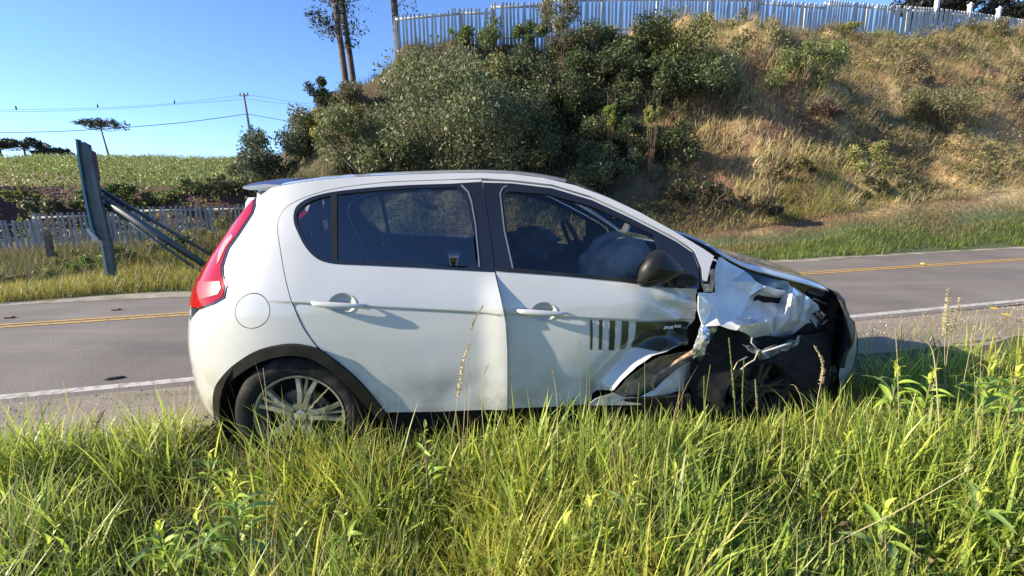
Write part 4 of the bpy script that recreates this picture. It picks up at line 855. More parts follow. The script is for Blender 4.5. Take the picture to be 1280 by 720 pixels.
p = onD(500, 84, 23.0); araucaria('bare trunked pine standing at the left end of the hilltop fence', p, 9.0, .15, .025, 3.4, 2.5, (-.30, 0), 26, .5, None, leaf=.16)
p = onD(138.5, 203, 85); araucaria('lone flat-topped pine rising from the far field behind the leaning sign', p, 5.6, .13, .05, 3.5, 4.7, (-.6, 0), 24, .6, None, True, leaf=.32, name='umbrella_pine', ncl=110)
for px_, py_, hh, cr, lb in ((4, 205, 4.0, 4.2, 'dark umbrella pine cut by the left edge of the photo'), (34, 205, 4.2, 4.4, 'dark umbrella pine, wide crowned, second from the left edge'), (68, 205, 2.6, 3.2, 'small low umbrella pine, right of the far-left group')):
    p = onD(px_, py_, 120); araucaria(lb, p, hh, .22, .09, cr, hh * .66, (0, 0), 20, .8, 'far umbrella pines on the left horizon', True, leaf=.6, name='umbrella_pine', ncl=110)
for px_, hh, lb in ((1150, 3.3, 'dark tree behind the hilltop fence, above its right-hand bend'), (1200, 3.6, 'dark spreading tree behind the fence, between the white pillars'), (1262, 3.2, 'dark tree behind the fence at the upper right corner')):
    p = onD(px_, 22, 30); p = np.array([p[0], p[1], p[2] - 1.6]); shrub(lb, 'tree', p, 4.6, hh + .6, [(.02, .03, .03), (.035, .045, .035)], 3000, .30, 16, 'dark trees behind the hilltop fence', name='dark_tree', low=.25)
# ------------------------------------------------------------------ utility pole and lines
pt, pb = onD(304.5, 117, 62), onD(316.5, 190, 62)
pole = thing('utility_pole', 'thin grey power pole on the skyline left of the hill', 'utility pole', pb, 0)
hpl = float(np.linalg.norm(pt - pb)); v_ = pt - pb
tube('shaft', [tuple(v_ * k) for k in (-.1, .5, 1)], .13, M['poleM'], pole, 8, rads=[.17, .14, .11]); box('crossarm', tuple(v_ * .965), (1.0, .12, .12), M['poleM'], pole, bev=.01)
for x in (-.42, .0, .42): box('insulator', tuple(v_ * .965 + np.array([x, 0, .2])), (.13, .13, .30), M['poleM'], pole, bev=.03)
def wire(label, pts, dist, r=.022):
    P = catmull([tuple(onD(x, y, dist)) for x, y in pts], closed=False, n=6); t0 = P[0]; o = tube('power_line', [tuple(np.array(q) - t0) for q in P], r, M['wire'], None, 5); o.location = tuple(t0); tag(o, label, 'cable', 'power lines over the left field')
wire('lowest and darkest cable sagging from the left edge to the pole', [(-80, 167), (0, 166), (100, 163), (220, 154), (309, 142.5)], 62, .035)
wire('short dark cable running from the pole right into the hill bushes', [(309, 142.5), (335, 147), (365, 152), (420, 158)], 62, .03)
wire('faint upper cable left of the pole', [(-80, 138), (0, 137.5), (120, 135), (220, 129), (300, 119)], 62, .014)
wire('faint second cable just under the upper one left of the pole', [(-80, 140), (60, 139), (160, 135), (240, 129), (306, 124)], 62, .014)
wire('faint upper cable right of the pole', [(306, 118), (340, 123), (370, 128), (430, 134)], 62, .014)
wire('faint second cable just under the upper one right of the pole', [(306, 123), (340, 128), (370, 131), (430, 138)], 62, .014)
for i, (x, y) in enumerate(((20, 135), (122, 132.5), (218, 127.5))):
    p = onD(x, y, 62); t = blob('line_marker', (0, 0, 0), (.07, .07, .22), M['wire'], .3, i, None, 6); t.location = tuple(p); tag(t, ['small dark marker on the upper cable, nearest the left edge', 'small dark marker on the upper cable, above the lone pine', 'small dark marker on the upper cable, nearest the pole'][i], 'cable marker', 'markers on the upper cable')
# ------------------------------------------------------------------ leaning road sign seen from its edge, stump, studs
D_ = 10.6
def L3(px, py, d=D_): return onD(px, py, d)
b0 = L3(140, 345); sg = thing('leaning_road_sign', 'broken steel road sign seen edge-on, leaning, with long braces behind it', 'road sign', b0, 0)
def prism(name, outline, d0, d1, m, parent, o0, vdir=None):
    A = [np.array(L3(x, y, d0)) - o0 for x, y in outline]; k_ = [L3(x, y, d0) for x, y in outline]; B = [a + (RN if vdir is None else vdir) * (d1 - d0) for a in A]; n = len(A)
    V = [tuple(a) for a in A] + [tuple(b) for b in B]; bm = bmesh.new(); vs = [bm.verts.new(v) for v in V]; bm.faces.new(vs[:n]); bm.faces.new(vs[n:][::-1])
    for i in range(n): bm.faces.new((vs[i], vs[(i + 1) % n], vs[n + (i + 1) % n], vs[n + i]))
    bmesh.ops.recalc_face_normals(bm, faces=bm.faces); me = bpy.data.meshes.new(name); bm.to_mesh(me); bm.free(); return link(name, me, parent, m)
VD = ray(104, 240) * np.array([1, 1, 0]); VD = VD / np.linalg.norm(VD)
prism('sign_panel', [(94, 173), (96.5, 174), (99, 195), (107, 245), (116, 285), (122, 299), (120.5, 301), (113, 288), (104, 245), (97, 200)], D_ - .05, D_ + .55, M['signblue'], sg, b0, VD)
prism('web', [(96.5, 174), (102, 182), (104, 178), (110, 181), (110, 186), (114, 190), (120, 225), (134, 290), (136, 300), (123, 300), (116, 285), (107, 245), (99, 195)], D_, D_ + .10, M['galv'], sg, b0)
prism('flange', [(110, 184), (113.5, 190), (120, 225), (134, 290), (136, 300), (131, 300), (128, 285), (115, 225)], D_ - .06, D_ + .02, M['galv'], sg, b0)
prism('torn_edge', [(103, 177), (107, 180), (110, 181), (111, 187), (116, 190), (122, 225), (120, 226), (113.5, 192), (108, 187)], D_ + .02, D_ + .12, M['rustpost'], sg, b0)
prism('foot_post', [(127, 298), (136, 298), (143, 345), (134, 345)], D_ - .0, D_ + .12, M['galv'], sg, b0)
prism('foot_edge', [(125.5, 306), (127.5, 306), (134.5, 344), (131, 344)], D_ - .03, D_ + .0, mat('foot_edge', (.42, .38, .28), .7), sg, b0)
prism('bracket', [(107, 287), (109, 286), (122, 298), (121, 303), (118, 301)], D_ - .08, D_ - .04, M['concrete'], sg, b0)
def brace(a, b, r, n='brace'):
    A = np.array(L3(*a)) - b0; B = np.array(L3(*b)) - b0; v = (B - A); L_ = np.linalg.norm(v); v /= L_; s_ = np.cross(v, RN); V = []
    for c in (A, B):
        for x, y in ((-1, -1), (1, -1), (1, 1), (-1, 1)): V.append(tuple(c + s_ * r * x + RN * r * y))
    return link(n, mesh_np(n, V, [(0, 1, 5, 4), (1, 2, 6, 5), (2, 3, 7, 6), (3, 0, 4, 7), (0, 3, 2, 1), (4, 5, 6, 7)], mats=[M['galv']]), sg)
brace((127, 247, D_ + .05), (262, 335, D_ + .5), .055); brace((124, 236, D_ + .2), (275, 325, D_ + 1.3), .032); brace((128, 254, D_ + .1), (255, 343, D_ + .3), .02)
for c in ((127, 243), (128, 252)):
    bb = box('bolt_plate', tuple(np.array(L3(*c, D_ - .02)) - b0), (.10, .03, .08), M['galv'], sg, bev=.005)
p = hit(62, 322); st = prism('stump_post', [(53, 291), (57, 289), (60, 292), (66, 320), (59, 322)], 13.0, 13.10, M['wood'], None, np.zeros(3)); tag(st, 'weathered wooden stub post in the grass left of the leaning sign', 'post')
def stud(px, py, label, m, s=1.):
    b = hit(px, py); t = box('road_stud', (0, 0, 0), (.10 * s, .09 * s, .022), m, None, bev=.008); t.location = (b[0], b[1], road_z(float(b @ RN)) + .02); t.rotation_euler = (0, 0, R(14)); tag(t, label, 'road stud', 'studs along the yellow centre line')
sm = mat('stud_body', (.30, .17, .08), .5); stud(13, 402, 'worn stud on the yellow line at the left edge', sm); stud(146, 392, 'dark worn stud on the yellow line below the leaning sign', sm); stud(1154, 333.5, 'yellow stud on the centre line right of the car', mat('stud_yellow', (.75, .5, .08), .5))
b = hit(144, 476); db = blob('tyre_scrap', (0, 0, 0), (.075, .03, .009), M['rubber'], .7, 3, None, 8); db.location = (b[0], b[1], road_z(float(b @ RN)) + .014); db.rotation_euler = (0, 0, R(20)); tag(db, 'dark scrap of rubber lying on the white edge line', 'debris')
def flower(px, py, label):
    b = hit(px, py); t = thing('yellow_flower', label, 'flower', b, random.random(), 'yellow flowers beside the road'); tube('stem', [(0, 0, -.02), (0, 0, .09)], .004, M['twig'], t, 4)
    for k in range(8):
        a = k * math.pi / 4; c, s_ = math.cos(a), math.sin(a); V = [(0, 0, .09), (.03 * c - .012 * s_, .03 * s_ + .012 * c, .10), (.055 * c, .055 * s_, .098), (.03 * c + .012 * s_, .03 * s_ - .012 * c, .10)]
        link('petal', mesh_np('petal', V, [(0, 1, 2, 3)], mats=[bpy.data.materials.get('petal_yellow') or mat('petal_yellow', (.85, .6, .03), .5)]), t)
flower(1240, 394, 'yellow flower on the shoulder just below the white line, upper of two'); flower(1255, 404, 'yellow flower on the shoulder at the right, lower of two')
# ------------------------------------------------------------------ shrubs on and around the hill
GG = [(.15, .175, .075), (.115, .145, .06), (.19, .205, .11), (.23, .225, .10)]        # grey green
DG = [(.040, .062, .022), (.06, .085, .03), (.085, .10, .038)]                         # dark green; in the hollow it also stands in for shade
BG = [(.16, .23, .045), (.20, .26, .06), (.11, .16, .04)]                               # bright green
YG = [(.30, .28, .07), (.22, .23, .06), (.18, .18, .055)]
TN = [(.36, .28, .13), (.28, .22, .09), (.19, .18, .07)]
BR = [(.12, .075, .05), (.16, .11, .07), (.08, .06, .035)]
SH = [
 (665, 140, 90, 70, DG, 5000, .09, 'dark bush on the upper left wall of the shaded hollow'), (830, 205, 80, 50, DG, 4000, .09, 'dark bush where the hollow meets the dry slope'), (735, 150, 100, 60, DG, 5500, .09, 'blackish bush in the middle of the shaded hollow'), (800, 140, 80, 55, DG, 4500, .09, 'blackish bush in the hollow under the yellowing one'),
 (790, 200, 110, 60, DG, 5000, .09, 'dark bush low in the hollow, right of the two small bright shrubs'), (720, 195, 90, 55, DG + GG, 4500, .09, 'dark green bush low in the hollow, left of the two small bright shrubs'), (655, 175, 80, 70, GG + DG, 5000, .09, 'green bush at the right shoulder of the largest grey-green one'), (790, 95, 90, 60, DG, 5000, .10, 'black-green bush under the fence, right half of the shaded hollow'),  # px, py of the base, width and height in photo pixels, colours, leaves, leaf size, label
 (560, 222, 190, 150, GG, 15000, .10, 'largest feathery grey-green bush, above the rear doors'), (450, 222, 110, 90, GG, 7000, .10, 'rounded grey-green bush left of the largest one, above the car roof'),
 (640, 232, 110, 110, GG[:2] + DG, 7000, .09, 'darker green bush right of the largest one, above the front window'), (350, 225, 90, 65, [(.09, .11, .07), (.07, .09, .05)], 5500, .11, 'hazy grey-green bush at the left foot of the hill by the skyline'),
 (385, 190, 70, 60, GG, 4500, .10, 'grey-green bush on the left shoulder of the hill'), (405, 136, 34, 42, DG, 2600, .08, 'small dark conifer-like shrub standing on the left crest'),
 (460, 148, 100, 50, GG + BR, 4500, .09, 'low brownish-green bush below the pine pair'), (425, 175, 80, 45, YG, 4000, .09, 'yellow-green bush low on the left shoulder'),
 (520, 110, 70, 45, GG, 3800, .09, 'pale bush at the foot of the bare-trunked pine'), (572, 62, 32, 30, BG, 1500, .09, 'small round bright shrub before the fence, first from the left'),
 (608, 54, 48, 42, BG + GG, 2400, .09, 'round green shrub before the hilltop fence, between fence panels'), (664, 48, 42, 30, BG + DG, 2000, .09, 'low green shrub against the hilltop fence'),
 (703, 90, 50, 100, GG + BR, 4200, .10, 'tall narrow brownish bush crossing the hilltop fence'), (765, 105, 110, 75, DG, 6500, .10, 'wide dark bush under the fence in the shaded hollow'),
 (850, 110, 90, 95, YG + DG, 6500, .10, 'tall bush with yellowing leaves right of the shaded hollow'), (905, 62, 60, 50, GG + TN, 2600, .09, 'pale bush in front of the hilltop fence centre'),
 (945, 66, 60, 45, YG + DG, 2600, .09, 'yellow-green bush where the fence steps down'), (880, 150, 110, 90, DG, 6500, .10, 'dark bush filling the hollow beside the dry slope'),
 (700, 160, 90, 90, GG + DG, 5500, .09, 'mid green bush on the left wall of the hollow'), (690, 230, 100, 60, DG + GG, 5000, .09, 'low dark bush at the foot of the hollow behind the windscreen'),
 (760, 235, 110, 60, DG + GG, 5000, .09, 'low green bush at the bottom of the hollow, behind the roofline'), (764, 165, 26, 38, [(.24, .30, .05), (.18, .24, .04)], 1300, .07, 'small bright yellow-green shrub in the hollow, left of two'),
 (815, 172, 26, 40, [(.24, .25, .07), (.20, .20, .06)], 1300, .07, 'small straw-tinged shrub in the hollow, right of two'), (1000, 110, 95, 55, GG + BG, 5500, .09, 'grey-green bush crowning the dry grass slope'),
 (1060, 48, 24, 25, YG, 900, .08, 'small shrub against the fence right of its blue-stained part'), (1145, 45, 30, 22, GG, 900, .08, 'pale small shrub against the fence near the white pillars'),
 (1215, 58, 60, 36, [(.20, .17, .07), (.16, .15, .06), (.11, .12, .05)], 3000, .09, 'rounded olive-brown bush under the right part of the fence'), (1268, 66, 30, 32, GG + BR, 1500, .09, 'grey-brown bush at the right edge under the fence'),
 (1185, 168, 110, 60, [(.20, .19, .09), (.15, .15, .07)], 5000, .08, 'spreading sparse shrub with pale bare stems on the right slope'), (1085, 215, 50, 38, BG + TN, 1800, .08, 'small green patch bush low on the right slope'),
 (990, 225, 60, 30, YG + BR, 1800, .08, 'low scrubby bush mid slope in the dry grass'), (1130, 110, 70, 30, TN + BR, 2200, .08, 'straw-coloured low scrub under the middle of the right fence'),
 (1105, 245, 60, 30, DG + BR, 1700, .08, 'dark low bush above the mown bank'), (880, 262, 90, 40, DG + BR, 3000, .08, 'dark scrub at the slope foot above the crushed bonnet'), (950, 268, 80, 32, BR + DG, 2400, .08, 'brown scrub at the foot of the dry slope'),
 (1235, 120, 70, 28, TN + BR, 2000, .08, 'brown scrub high on the slope near the right edge'), (1030, 165, 60, 40, BR, 2400, .08, 'reddish brown scrub beside the eroded bank'), (640, 110, 60, 40, GG, 2500, .09, 'pale bush below the red soil cut'),
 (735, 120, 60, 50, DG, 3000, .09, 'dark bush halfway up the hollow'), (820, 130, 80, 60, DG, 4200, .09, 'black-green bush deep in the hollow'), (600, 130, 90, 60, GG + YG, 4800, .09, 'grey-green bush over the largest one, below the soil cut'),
]
for (x, y, wp, hp, cols, n, lf, lb) in SH:
    b, wm, hm_ = place(x, y, wp, hp)
    if y < 72 and hp < 60:
        q = onD(x, y, 20.0); k = float((q - cC) @ cF) / FPX; b = (q[0], q[1], float(q[2])); wm, hm_ = wp * k, hp * k; g_ = float(wz(q[0], q[1]))
        if g_ < b[2]: hm_ += (b[2] - g_) * .6; b = (b[0], b[1], g_)
    if 'bright yellow-green shrub' in lb or 'straw-tinged' in lb:
        dh = float(np.array(b) @ RN) - 1.3; q = onD(x, y, dh); k = float((q - cC) @ cF) / FPX; g_ = float(wz(q[0], q[1])); tp2 = q[2] + hp * k; b = (q[0], q[1], g_); wm, hm_ = wp * k, max(hp * k, tp2 - g_)
        shrub(lb, 'bush', b, wm, hm_, cols, n * 2, lf * .9, 12, low=.68); continue
    shrub(lb, 'bush', (b[0], b[1], b[2] - .1), wm * 1.05, hm_ * 1.05, cols, int(n * 1.25), lf * .95, max(10, int(n / 220)), low=(.4 if 'sparse' in lb or hp < 43 and wp < 30 else 0), gap=1.0 if n < 6000 else .85)
SL = [(30, 330, 90, 30, BG + TN, 2200, 'grassy bush at the lower left before the fence'), (108, 322, 60, 34, BG, 2400, 'bright green bush beside the leaning sign'), (15, 312, 60, 22, TN, 1500, 'straw bush before the left fence'), (175, 322, 70, 30, DG + BG, 2400, 'dark green bush under the sign braces'),
      (215, 318, 80, 34, DG, 2600, 'dark bush where the braces meet the ground'), (240, 295, 60, 28, YG + TN, 1800, 'straw-green bush before the fence behind the tail light'), (80, 300, 50, 22, YG, 1300, 'low yellowish bush by the stub post'), (285, 300, 60, 40, YG + DG, 2000, 'olive bush partly behind the tail light'), (205, 300, 50, 20, TN + YG, 1200, 'straw tuft bush behind the braces')]
for (x, y, wp, hp, cols, n, lb) in SL:
    p = onD(x, y, 13.5 if y > 300 else 17.5); q = (p[0], p[1], float(wz(p[0], p[1])) - .05); k = float((p - cC) @ cF) / FPX; shrub(lb, 'bush', q, wp * k, hp * k * 1.1, cols, n, .06, 14)
for (x, y, wp, hp, cols, n, lb) in [(60, 268, 50, 22, GG, 1500, 'grey bush on the dark cut behind the left fence'), (120, 262, 60, 26, GG + BG, 1800, 'green bush on the cut behind the leaning sign'), (175, 258, 70, 30, BG + DG, 2200, 'bright bush on the cut behind the sign braces'), (230, 256, 70, 34, GG + BG, 2400, 'bush on the cut over the middle of the fence'), (275, 256, 60, 36, GG, 2200, 'grey-green bush on the cut nearest the hill'), (315, 240, 70, 52, GG, 3200, 'grey bush joining field and hill, above the spoiler'), (25, 250, 40, 14, YG, 900, 'olive bush on the field edge at the left')]:
    p = onD(x, y, 31); q = (p[0], p[1], p[2] - .1); k = float((p - cC) @ cF) / FPX; shrub(lb, 'bush', q, wp * k, hp * k * 1.1, cols, n, .17, 16)
# ------------------------------------------------------------------ ground cover (uncountable)
def scatter(n, u0_, u1_, d0, d1, dens=None):
    u = RNG.uniform(u0_, u1_, n); d = RNG.uniform(d0, d1, n)
    if dens is not None:
        k = RNG.uniform(0, 1, n) < dens(u, d); u, d = u[k], d[k]
    P = np.stack([RD[0] * u + RN[0] * d, RD[1] * u + RN[1] * d, ht(u, d)], 1); return P, u, d
# slope grass
P, u, d = scatter(190000, -7, 36, 11.6, 21.5, lambda u, d: (.35 + .65 * sstep(6, 9, u)) * np.clip(.75 + .8 * fbm(u * .6, d * .6, 70, 3), .08, 1))
n = len(P); mixw = sstep(8.0, 10.5, u + fbm(u * .5, d * .5, 71, 2))[:, None]; t1 = pal([(.62, .51, .25), (.52, .43, .19), (.40, .35, .13), (.66, .56, .31)], n); t2 = pal([(.11, .11, .045), (.15, .13, .06), (.07, .08, .03)], n); t3 = pal([(.28, .27, .08), (.20, .21, .06)], n)
brn = pal([(.30, .23, .13), (.24, .18, .10), (.36, .29, .17), (.20, .19, .09)], n); kb = (sstep(14.5, 18, u + 2 * fbm(u * .3, d * .4, 75, 2)) * RNG.uniform(.45, 1, n))[:, None]; t1 = t1 * (1 - kb) + brn * kb
pat = (fbm(u * .35, d * .5, 73, 3) > .8)[:, None]; c = (np.where(pat, t3, t1)) * mixw + t2 * (1 - mixw)  # darker grass in the hollow: dull green with some shade in its colour
aa = RNG.normal(0, .8, n); dn = np.stack([-RN[0] * np.cos(aa) + RD[0] * np.sin(aa), -RN[1] * np.cos(aa) + RD[1] * np.sin(aa), np.zeros(n)], 1)
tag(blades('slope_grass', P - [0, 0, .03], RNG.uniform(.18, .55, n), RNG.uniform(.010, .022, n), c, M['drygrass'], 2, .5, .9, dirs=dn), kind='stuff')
P, u, d = scatter(26000, 6.5, 36, 12.0, 20.5, lambda u, d: (fbm(u * .8, d * .8, 90, 3) > .22 - .35 * sstep(14, 17, u)) * (.6 + .4 * sstep(14, 17, u)))
P = P + np.stack([RNG.normal(0, .1, len(P)), RNG.normal(0, .1, len(P)), RNG.uniform(0, .25, len(P))], 1); P = np.repeat(P, 5, 0) + RNG.normal(0, .09, (len(P) * 5, 3))
tag(leafcloud('slope_scrub', P, .08, BR + YG + DG, M['leaf'], up=.3), kind='stuff')
# verge on the far side: mown straw bank, bright green strip by the road
P, u, d = scatter(150000, -16, 34, 9.2, 12.6, lambda u, d: np.where(d < 10.5, 1, np.clip(.55 + .8 * fbm(u * .5, d, 80, 3), .15, 1)) * sstep(9.3, 9.6, d + .2 * fbm(u * 1.2, d * 0, 83, 3)))
n = len(P); g = (1 - sstep(9.9, 11.0, d + .6 * fbm(u * .35, d * .4, 81, 3)))[:, None]; lf = (1 - sstep(-4, 0, u))[:, None]
c = pal([(.20, .27, .045), (.26, .31, .06), (.14, .19, .04)], n) * g + pal([(.44, .33, .15), (.36, .27, .11), (.27, .22, .08)], n) * (1 - g); c = c * (1 - lf) + pal([(.34, .31, .06), (.25, .27, .055), (.38, .31, .10)], n) * lf
tag(blades('verge_grass', P, RNG.uniform(.06, .16, n) * (1 + .9 * lf[:, 0]) * (1 + .4 * g[:, 0]), RNG.uniform(.006, .013, n), c, M['grass'], 2, .45, .7), kind='stuff')
# hollow left of the hill
P, u, d = scatter(52000, -40, -4, 12.4, 24); n = len(P)
tag(blades('hollow_grass', P, RNG.uniform(.2, .55, n) * np.clip(1 + .6 * fbm(u * .4, d * .4, 85, 3), .3, 2), RNG.uniform(.010, .022, n), pal([(.26, .22, .09), (.16, .17, .05), (.10, .13, .035), (.33, .24, .17)], n), M['drygrass'], 2, .35, .5), kind='stuff')
# far field
P, u, d = scatter(90000, -110, -2, 28, 82, lambda u, d: np.clip(.55 + .5 * fbm(u * .12, d * .12, 86, 3), .1, 1)); n = len(P); fl = fbm(u * .10, d * .14, 87, 3); f_ = (fl > .05)[:, None]
kk = (d > 33)
c = np.where(f_, pal([(.26, .29, .07), (.20, .24, .06), (.30, .30, .09)], n), pal([(.40, .29, .13), (.32, .24, .10)], n)); c = np.where((u > -22)[:, None], pal([(.22, .27, .06), (.27, .31, .08), (.15, .19, .05)], n), c)
tag(blades('field_vegetation', P - [0, 0, .05], RNG.uniform(.15, .45, n) * (1 + .7 * f_[:, 0]), RNG.uniform(.05, .10, n), c, M['leaf'], 2, .5, .6), kind='stuff')
P, u, d = scatter(19000, -110, -2, 28.5, 84, lambda u, d: np.clip(.35 + .9 * (d < 35) * (u > -27) + .8 * fbm(u * .16, d * .12, 88, 3), .0, 1)); cl = P; P = np.repeat(P, 13, 0) + RNG.normal(0, 1, (len(P) * 13, 3)) * [.35, .35, .22] + [0, 0, .30]; n = len(P)
c = np.repeat(pal([(.20, .26, .06), (.23, .28, .07), (.15, .20, .05), (.28, .27, .09)], len(cl), .10), 13, 0)
tag(leafcloud('field_scrub', P, .15, None, M['leaf'], up=.5, colarr=c, elong=2), kind='stuff')
# ------------------------------------------------------------------ tall grass in front of the car
def in_car(P, mg=0.):
    rel = P - cO; s = rel @ cT; w_ = rel @ cN
    return (s > -.62 - mg) & (s < 3.05 + mg) & (np.abs(w_) < .76 + mg)
def edge_d(u): return 3.02 + .16 * fbm(u * 1.3, 0 * u, 33, 3) - .85 * sstep(1.2, 2.4, u) * (1 - sstep(5.4, 6.8, u)) * 1.0 - .30 * (1 - sstep(-1.7, -.7, u))
def fg(n, hmin, hmax, wmin, wmax, cols, lean, curl, dens, seg=3, name='grass', tipc=None, m='grass', hbias=1.):
    Y = RNG.uniform(.95, 5.4, n) ; X = RNG.uniform(-1, 1, n) * (1.22 * Y + .35)
    P = np.stack([X, Y, np.zeros(n)], 1); u = P @ RD; d = P @ RN
    k = (RNG.uniform(0, 1, n) < dens(u, d, X, Y)) & (d < edge_d(u) + RNG.exponential(.07, n)); k &= ~in_car(P, -.10)
    P = P[k]; u, d, X, Y = u[k], d[k], X[k], Y[k]; n = len(P); P[:, 2] = ht(u, d) - .01
    tall = .75 + .5 * fbm(X * 1.7, Y * 1.7, 17, 3) - .15 * sstep(2.3, 3.2, X) - .35 * sstep(-1.1, -2.0, X) * sstep(2.0, 2.6, Y) - .45 * sstep(2.35, 2.85, d) + .22 * np.exp(-((X + .2) / 2.2) ** 2 - ((Y - 1.95) / .28) ** 2)
    L = RNG.uniform(hmin, hmax, n) * np.clip(tall, .25, 1.6) * hbias * 1.12; L = np.where(in_car(P, .02), np.minimum(L, .13), L)
    hue = fbm(X * 1.1, Y * 1.3, 19, 3)[:, None]; a = pal(cols[0], n, .16); b = pal(cols[1], n, .16); c = np.where(hue + RNG.normal(0, .25, (n, 1)) > .12, b, a)
    return tag(blades(name, P, L, RNG.uniform(wmin, wmax, n), c, M[m], seg, lean, curl, tipc=RNG.uniform(0, tipc, n) if tipc else None), kind='stuff')
G1 = [(.31, .43, .060), (.41, .50, .075), (.19, .29, .045), (.50, .56, .10)]; G2 = [(.52, .50, .08), (.57, .52, .10), (.40, .43, .06)]; ST = [(.52, .42, .20), (.42, .33, .16), (.56, .48, .27)]
full = lambda u, d, X, Y: np.clip(.62 + .95 * fbm(X * 2.3, Y * 2.3, 23, 2), .07, 1)
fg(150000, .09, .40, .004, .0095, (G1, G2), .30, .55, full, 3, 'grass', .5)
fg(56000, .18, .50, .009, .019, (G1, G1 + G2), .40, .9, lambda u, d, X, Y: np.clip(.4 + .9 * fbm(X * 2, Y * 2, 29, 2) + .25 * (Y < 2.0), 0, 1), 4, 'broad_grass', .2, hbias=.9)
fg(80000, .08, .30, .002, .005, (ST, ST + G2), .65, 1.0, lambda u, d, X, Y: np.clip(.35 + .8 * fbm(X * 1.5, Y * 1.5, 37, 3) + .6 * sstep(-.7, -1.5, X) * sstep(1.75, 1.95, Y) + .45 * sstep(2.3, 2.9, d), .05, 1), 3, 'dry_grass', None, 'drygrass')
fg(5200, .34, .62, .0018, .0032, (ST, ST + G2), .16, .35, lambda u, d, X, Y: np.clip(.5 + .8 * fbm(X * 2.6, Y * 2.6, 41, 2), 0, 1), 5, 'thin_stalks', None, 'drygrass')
# sparse wisps on the shoulder
P, u, d = scatter(5200, -5, 10, 2.9, 4.5, lambda u, d: np.exp(-(d - 3.0) / .35) * (.4 + .8 * sstep(2.5, 4.5, u)) + .02); n = len(P)
tag(blades('shoulder_grass', P, RNG.uniform(.08, .30, n), RNG.uniform(.003, .006, n), pal(ST + G2, n), M['grass'], 3, .3, .6), kind='stuff')
P, u, d = scatter(2600, -8, 14, 3.2, 4.75, None); n = len(P); P[:, 2] += .012
tag(leafcloud('gravel', P, .013, [(.36, .30, .24), (.24, .20, .15), (.42, .38, .31)], M['ground'], elong=1.2), kind='stuff')
# low leafy ground cover between the blades
n = 60000; Y = RNG.uniform(.95, 3.6, n); X = RNG.uniform(-1, 1, n) * (1.2 * Y + .3); P = np.stack([X, Y, np.zeros(n)], 1); d = P @ RN; k = (d < edge_d(P @ RD)) & (~in_car(P, -.1)) & (fbm(X * 2.2, Y * 2.2, 47, 3) > -.1); P = P[k]; P[:, 2] = ht(P @ RD, P @ RN) + RNG.uniform(.01, .13, len(P))
tag(leafcloud('ground_cover', P, .03, [(.12, .19, .035), (.20, .26, .06), (.24, .18, .10)], M['leaf'], up=.3), kind='stuff')
# ---- weeds: stem and single leaves
def leaf_mesh(L, Wd, col, m):
    V = []; n = 6
    for i in range(n + 1):
        t = i / n; ww = Wd * math.sin(math.pi * min(1, t * .96 + .03)) ** .8 * (1 - .3 * t); z = .25 * L * math.sin(t * 2.2) - .35 * L * t * t
        V += [(L * t, -ww * .5, z + ww * .28), (L * t, 0, z), (L * t, ww * .5, z + ww * .28)]
    Fc = [(i * 3 + k, (i + 1) * 3 + k, (i + 1) * 3 + k + 1, i * 3 + k + 1) for i in range(n) for k in (0, 1)]
    return mesh_np('leaf', V, Fc, np.tile(np.array(col), (len(V), 1)), True, mats=[m])
M['weedleaf'] = mat('weed_leaf', (.1, .16, .04), .45, attr=True, trans=.42, spec=.5)
LM = [leaf_mesh(.10, .024, (.32, .46, .08), M['weedleaf']), leaf_mesh(.085, .020, (.40, .54, .08), M['weedleaf']), leaf_mesh(.05, .018, (.60, .66, .10), M['weedleaf']), leaf_mesh(.11, .026, (.24, .36, .11), M['weedleaf'])]
def weed(label, px, py, Y, H, n, lean=(0, 0), rad=.004, sc=1., name='weed_plant', group=None, topn=7):
    tp_ = onY(px, py, Y); base = tp_ - np.array([lean[0], lean[1], H]); t = thing(name, label, 'plant', base, 0, group)
    pts = [(lean[0] * k / 5, lean[1] * k / 5, H * k / 5) for k in range(6)]; tube('stem', pts, rad, M['twig'], t, 6, rads=[rad * (1.2 - .12 * k) for k in range(6)])
    for i in range(n):
        f = .12 + .88 * i / (n - 1); top = f > .84; o = bpy.data.objects.new('leaf', LM[2 if top else random.choice((0, 1, 3, 1))]); COL.objects.link(o); o.parent = t
        s_ = 1.25 * sc * (1.0 if top else (.65 + .5 * math.sin(math.pi * min(f, .9)))) * random.uniform(.8, 1.2); o.scale = (s_, s_, s_)
        o.location = (lean[0] * f, lean[1] * f, H * f); o.rotation_euler = (random.gauss(0, .3), R(-42 if top else -28) + random.gauss(0, .25) - (.3 if top else 0), i * 2.4 + random.gauss(0, .3))
    return t
weed('tallest leafy weed at the bottom left, reddish stem with narrow grey-green leaves', 291, 598, 1.42, .50, 34, (.01, .02), .0045, 1.0)
weed('shorter leafy weed just left of the tallest one, bright yellow-green tip', 197, 662, 1.35, .34, 22, (-.02, 0), .004, .95)
weed('leafy weed between the two at the lower left, crowded bright leaves', 247, 642, 1.38, .38, 26, (.02, 0), .004, .8)
weed('upright weed before the rear door edge with small top leaves', 531, 536, 1.70, .52, 20, (0, 0), .0045, .62)
weed('pale leafy weed at the bottom centre, yellowish starry tip', 740, 628, 1.42, .36, 22, (.02, 0), .004, .8)
weed('leafy weed right of the bottom centre, curled pale tip', 790, 602, 1.46, .40, 24, (.03, 0), .004, .8)
weed('bushy weed at the bottom edge right of the centre', 706, 655, 1.36, .30, 22, (-.01, 0), .004, .8)
weed('broad-leaved weed standing in the car shadow, left of its pair', 1122, 462, 2.25, .42, 24, (0, 0), .005, 1.1)
weed('broad-leaved weed standing in the car shadow, right of its pair', 1165, 470, 2.2, .42, 24, (.02, 0), .005, 1.1)
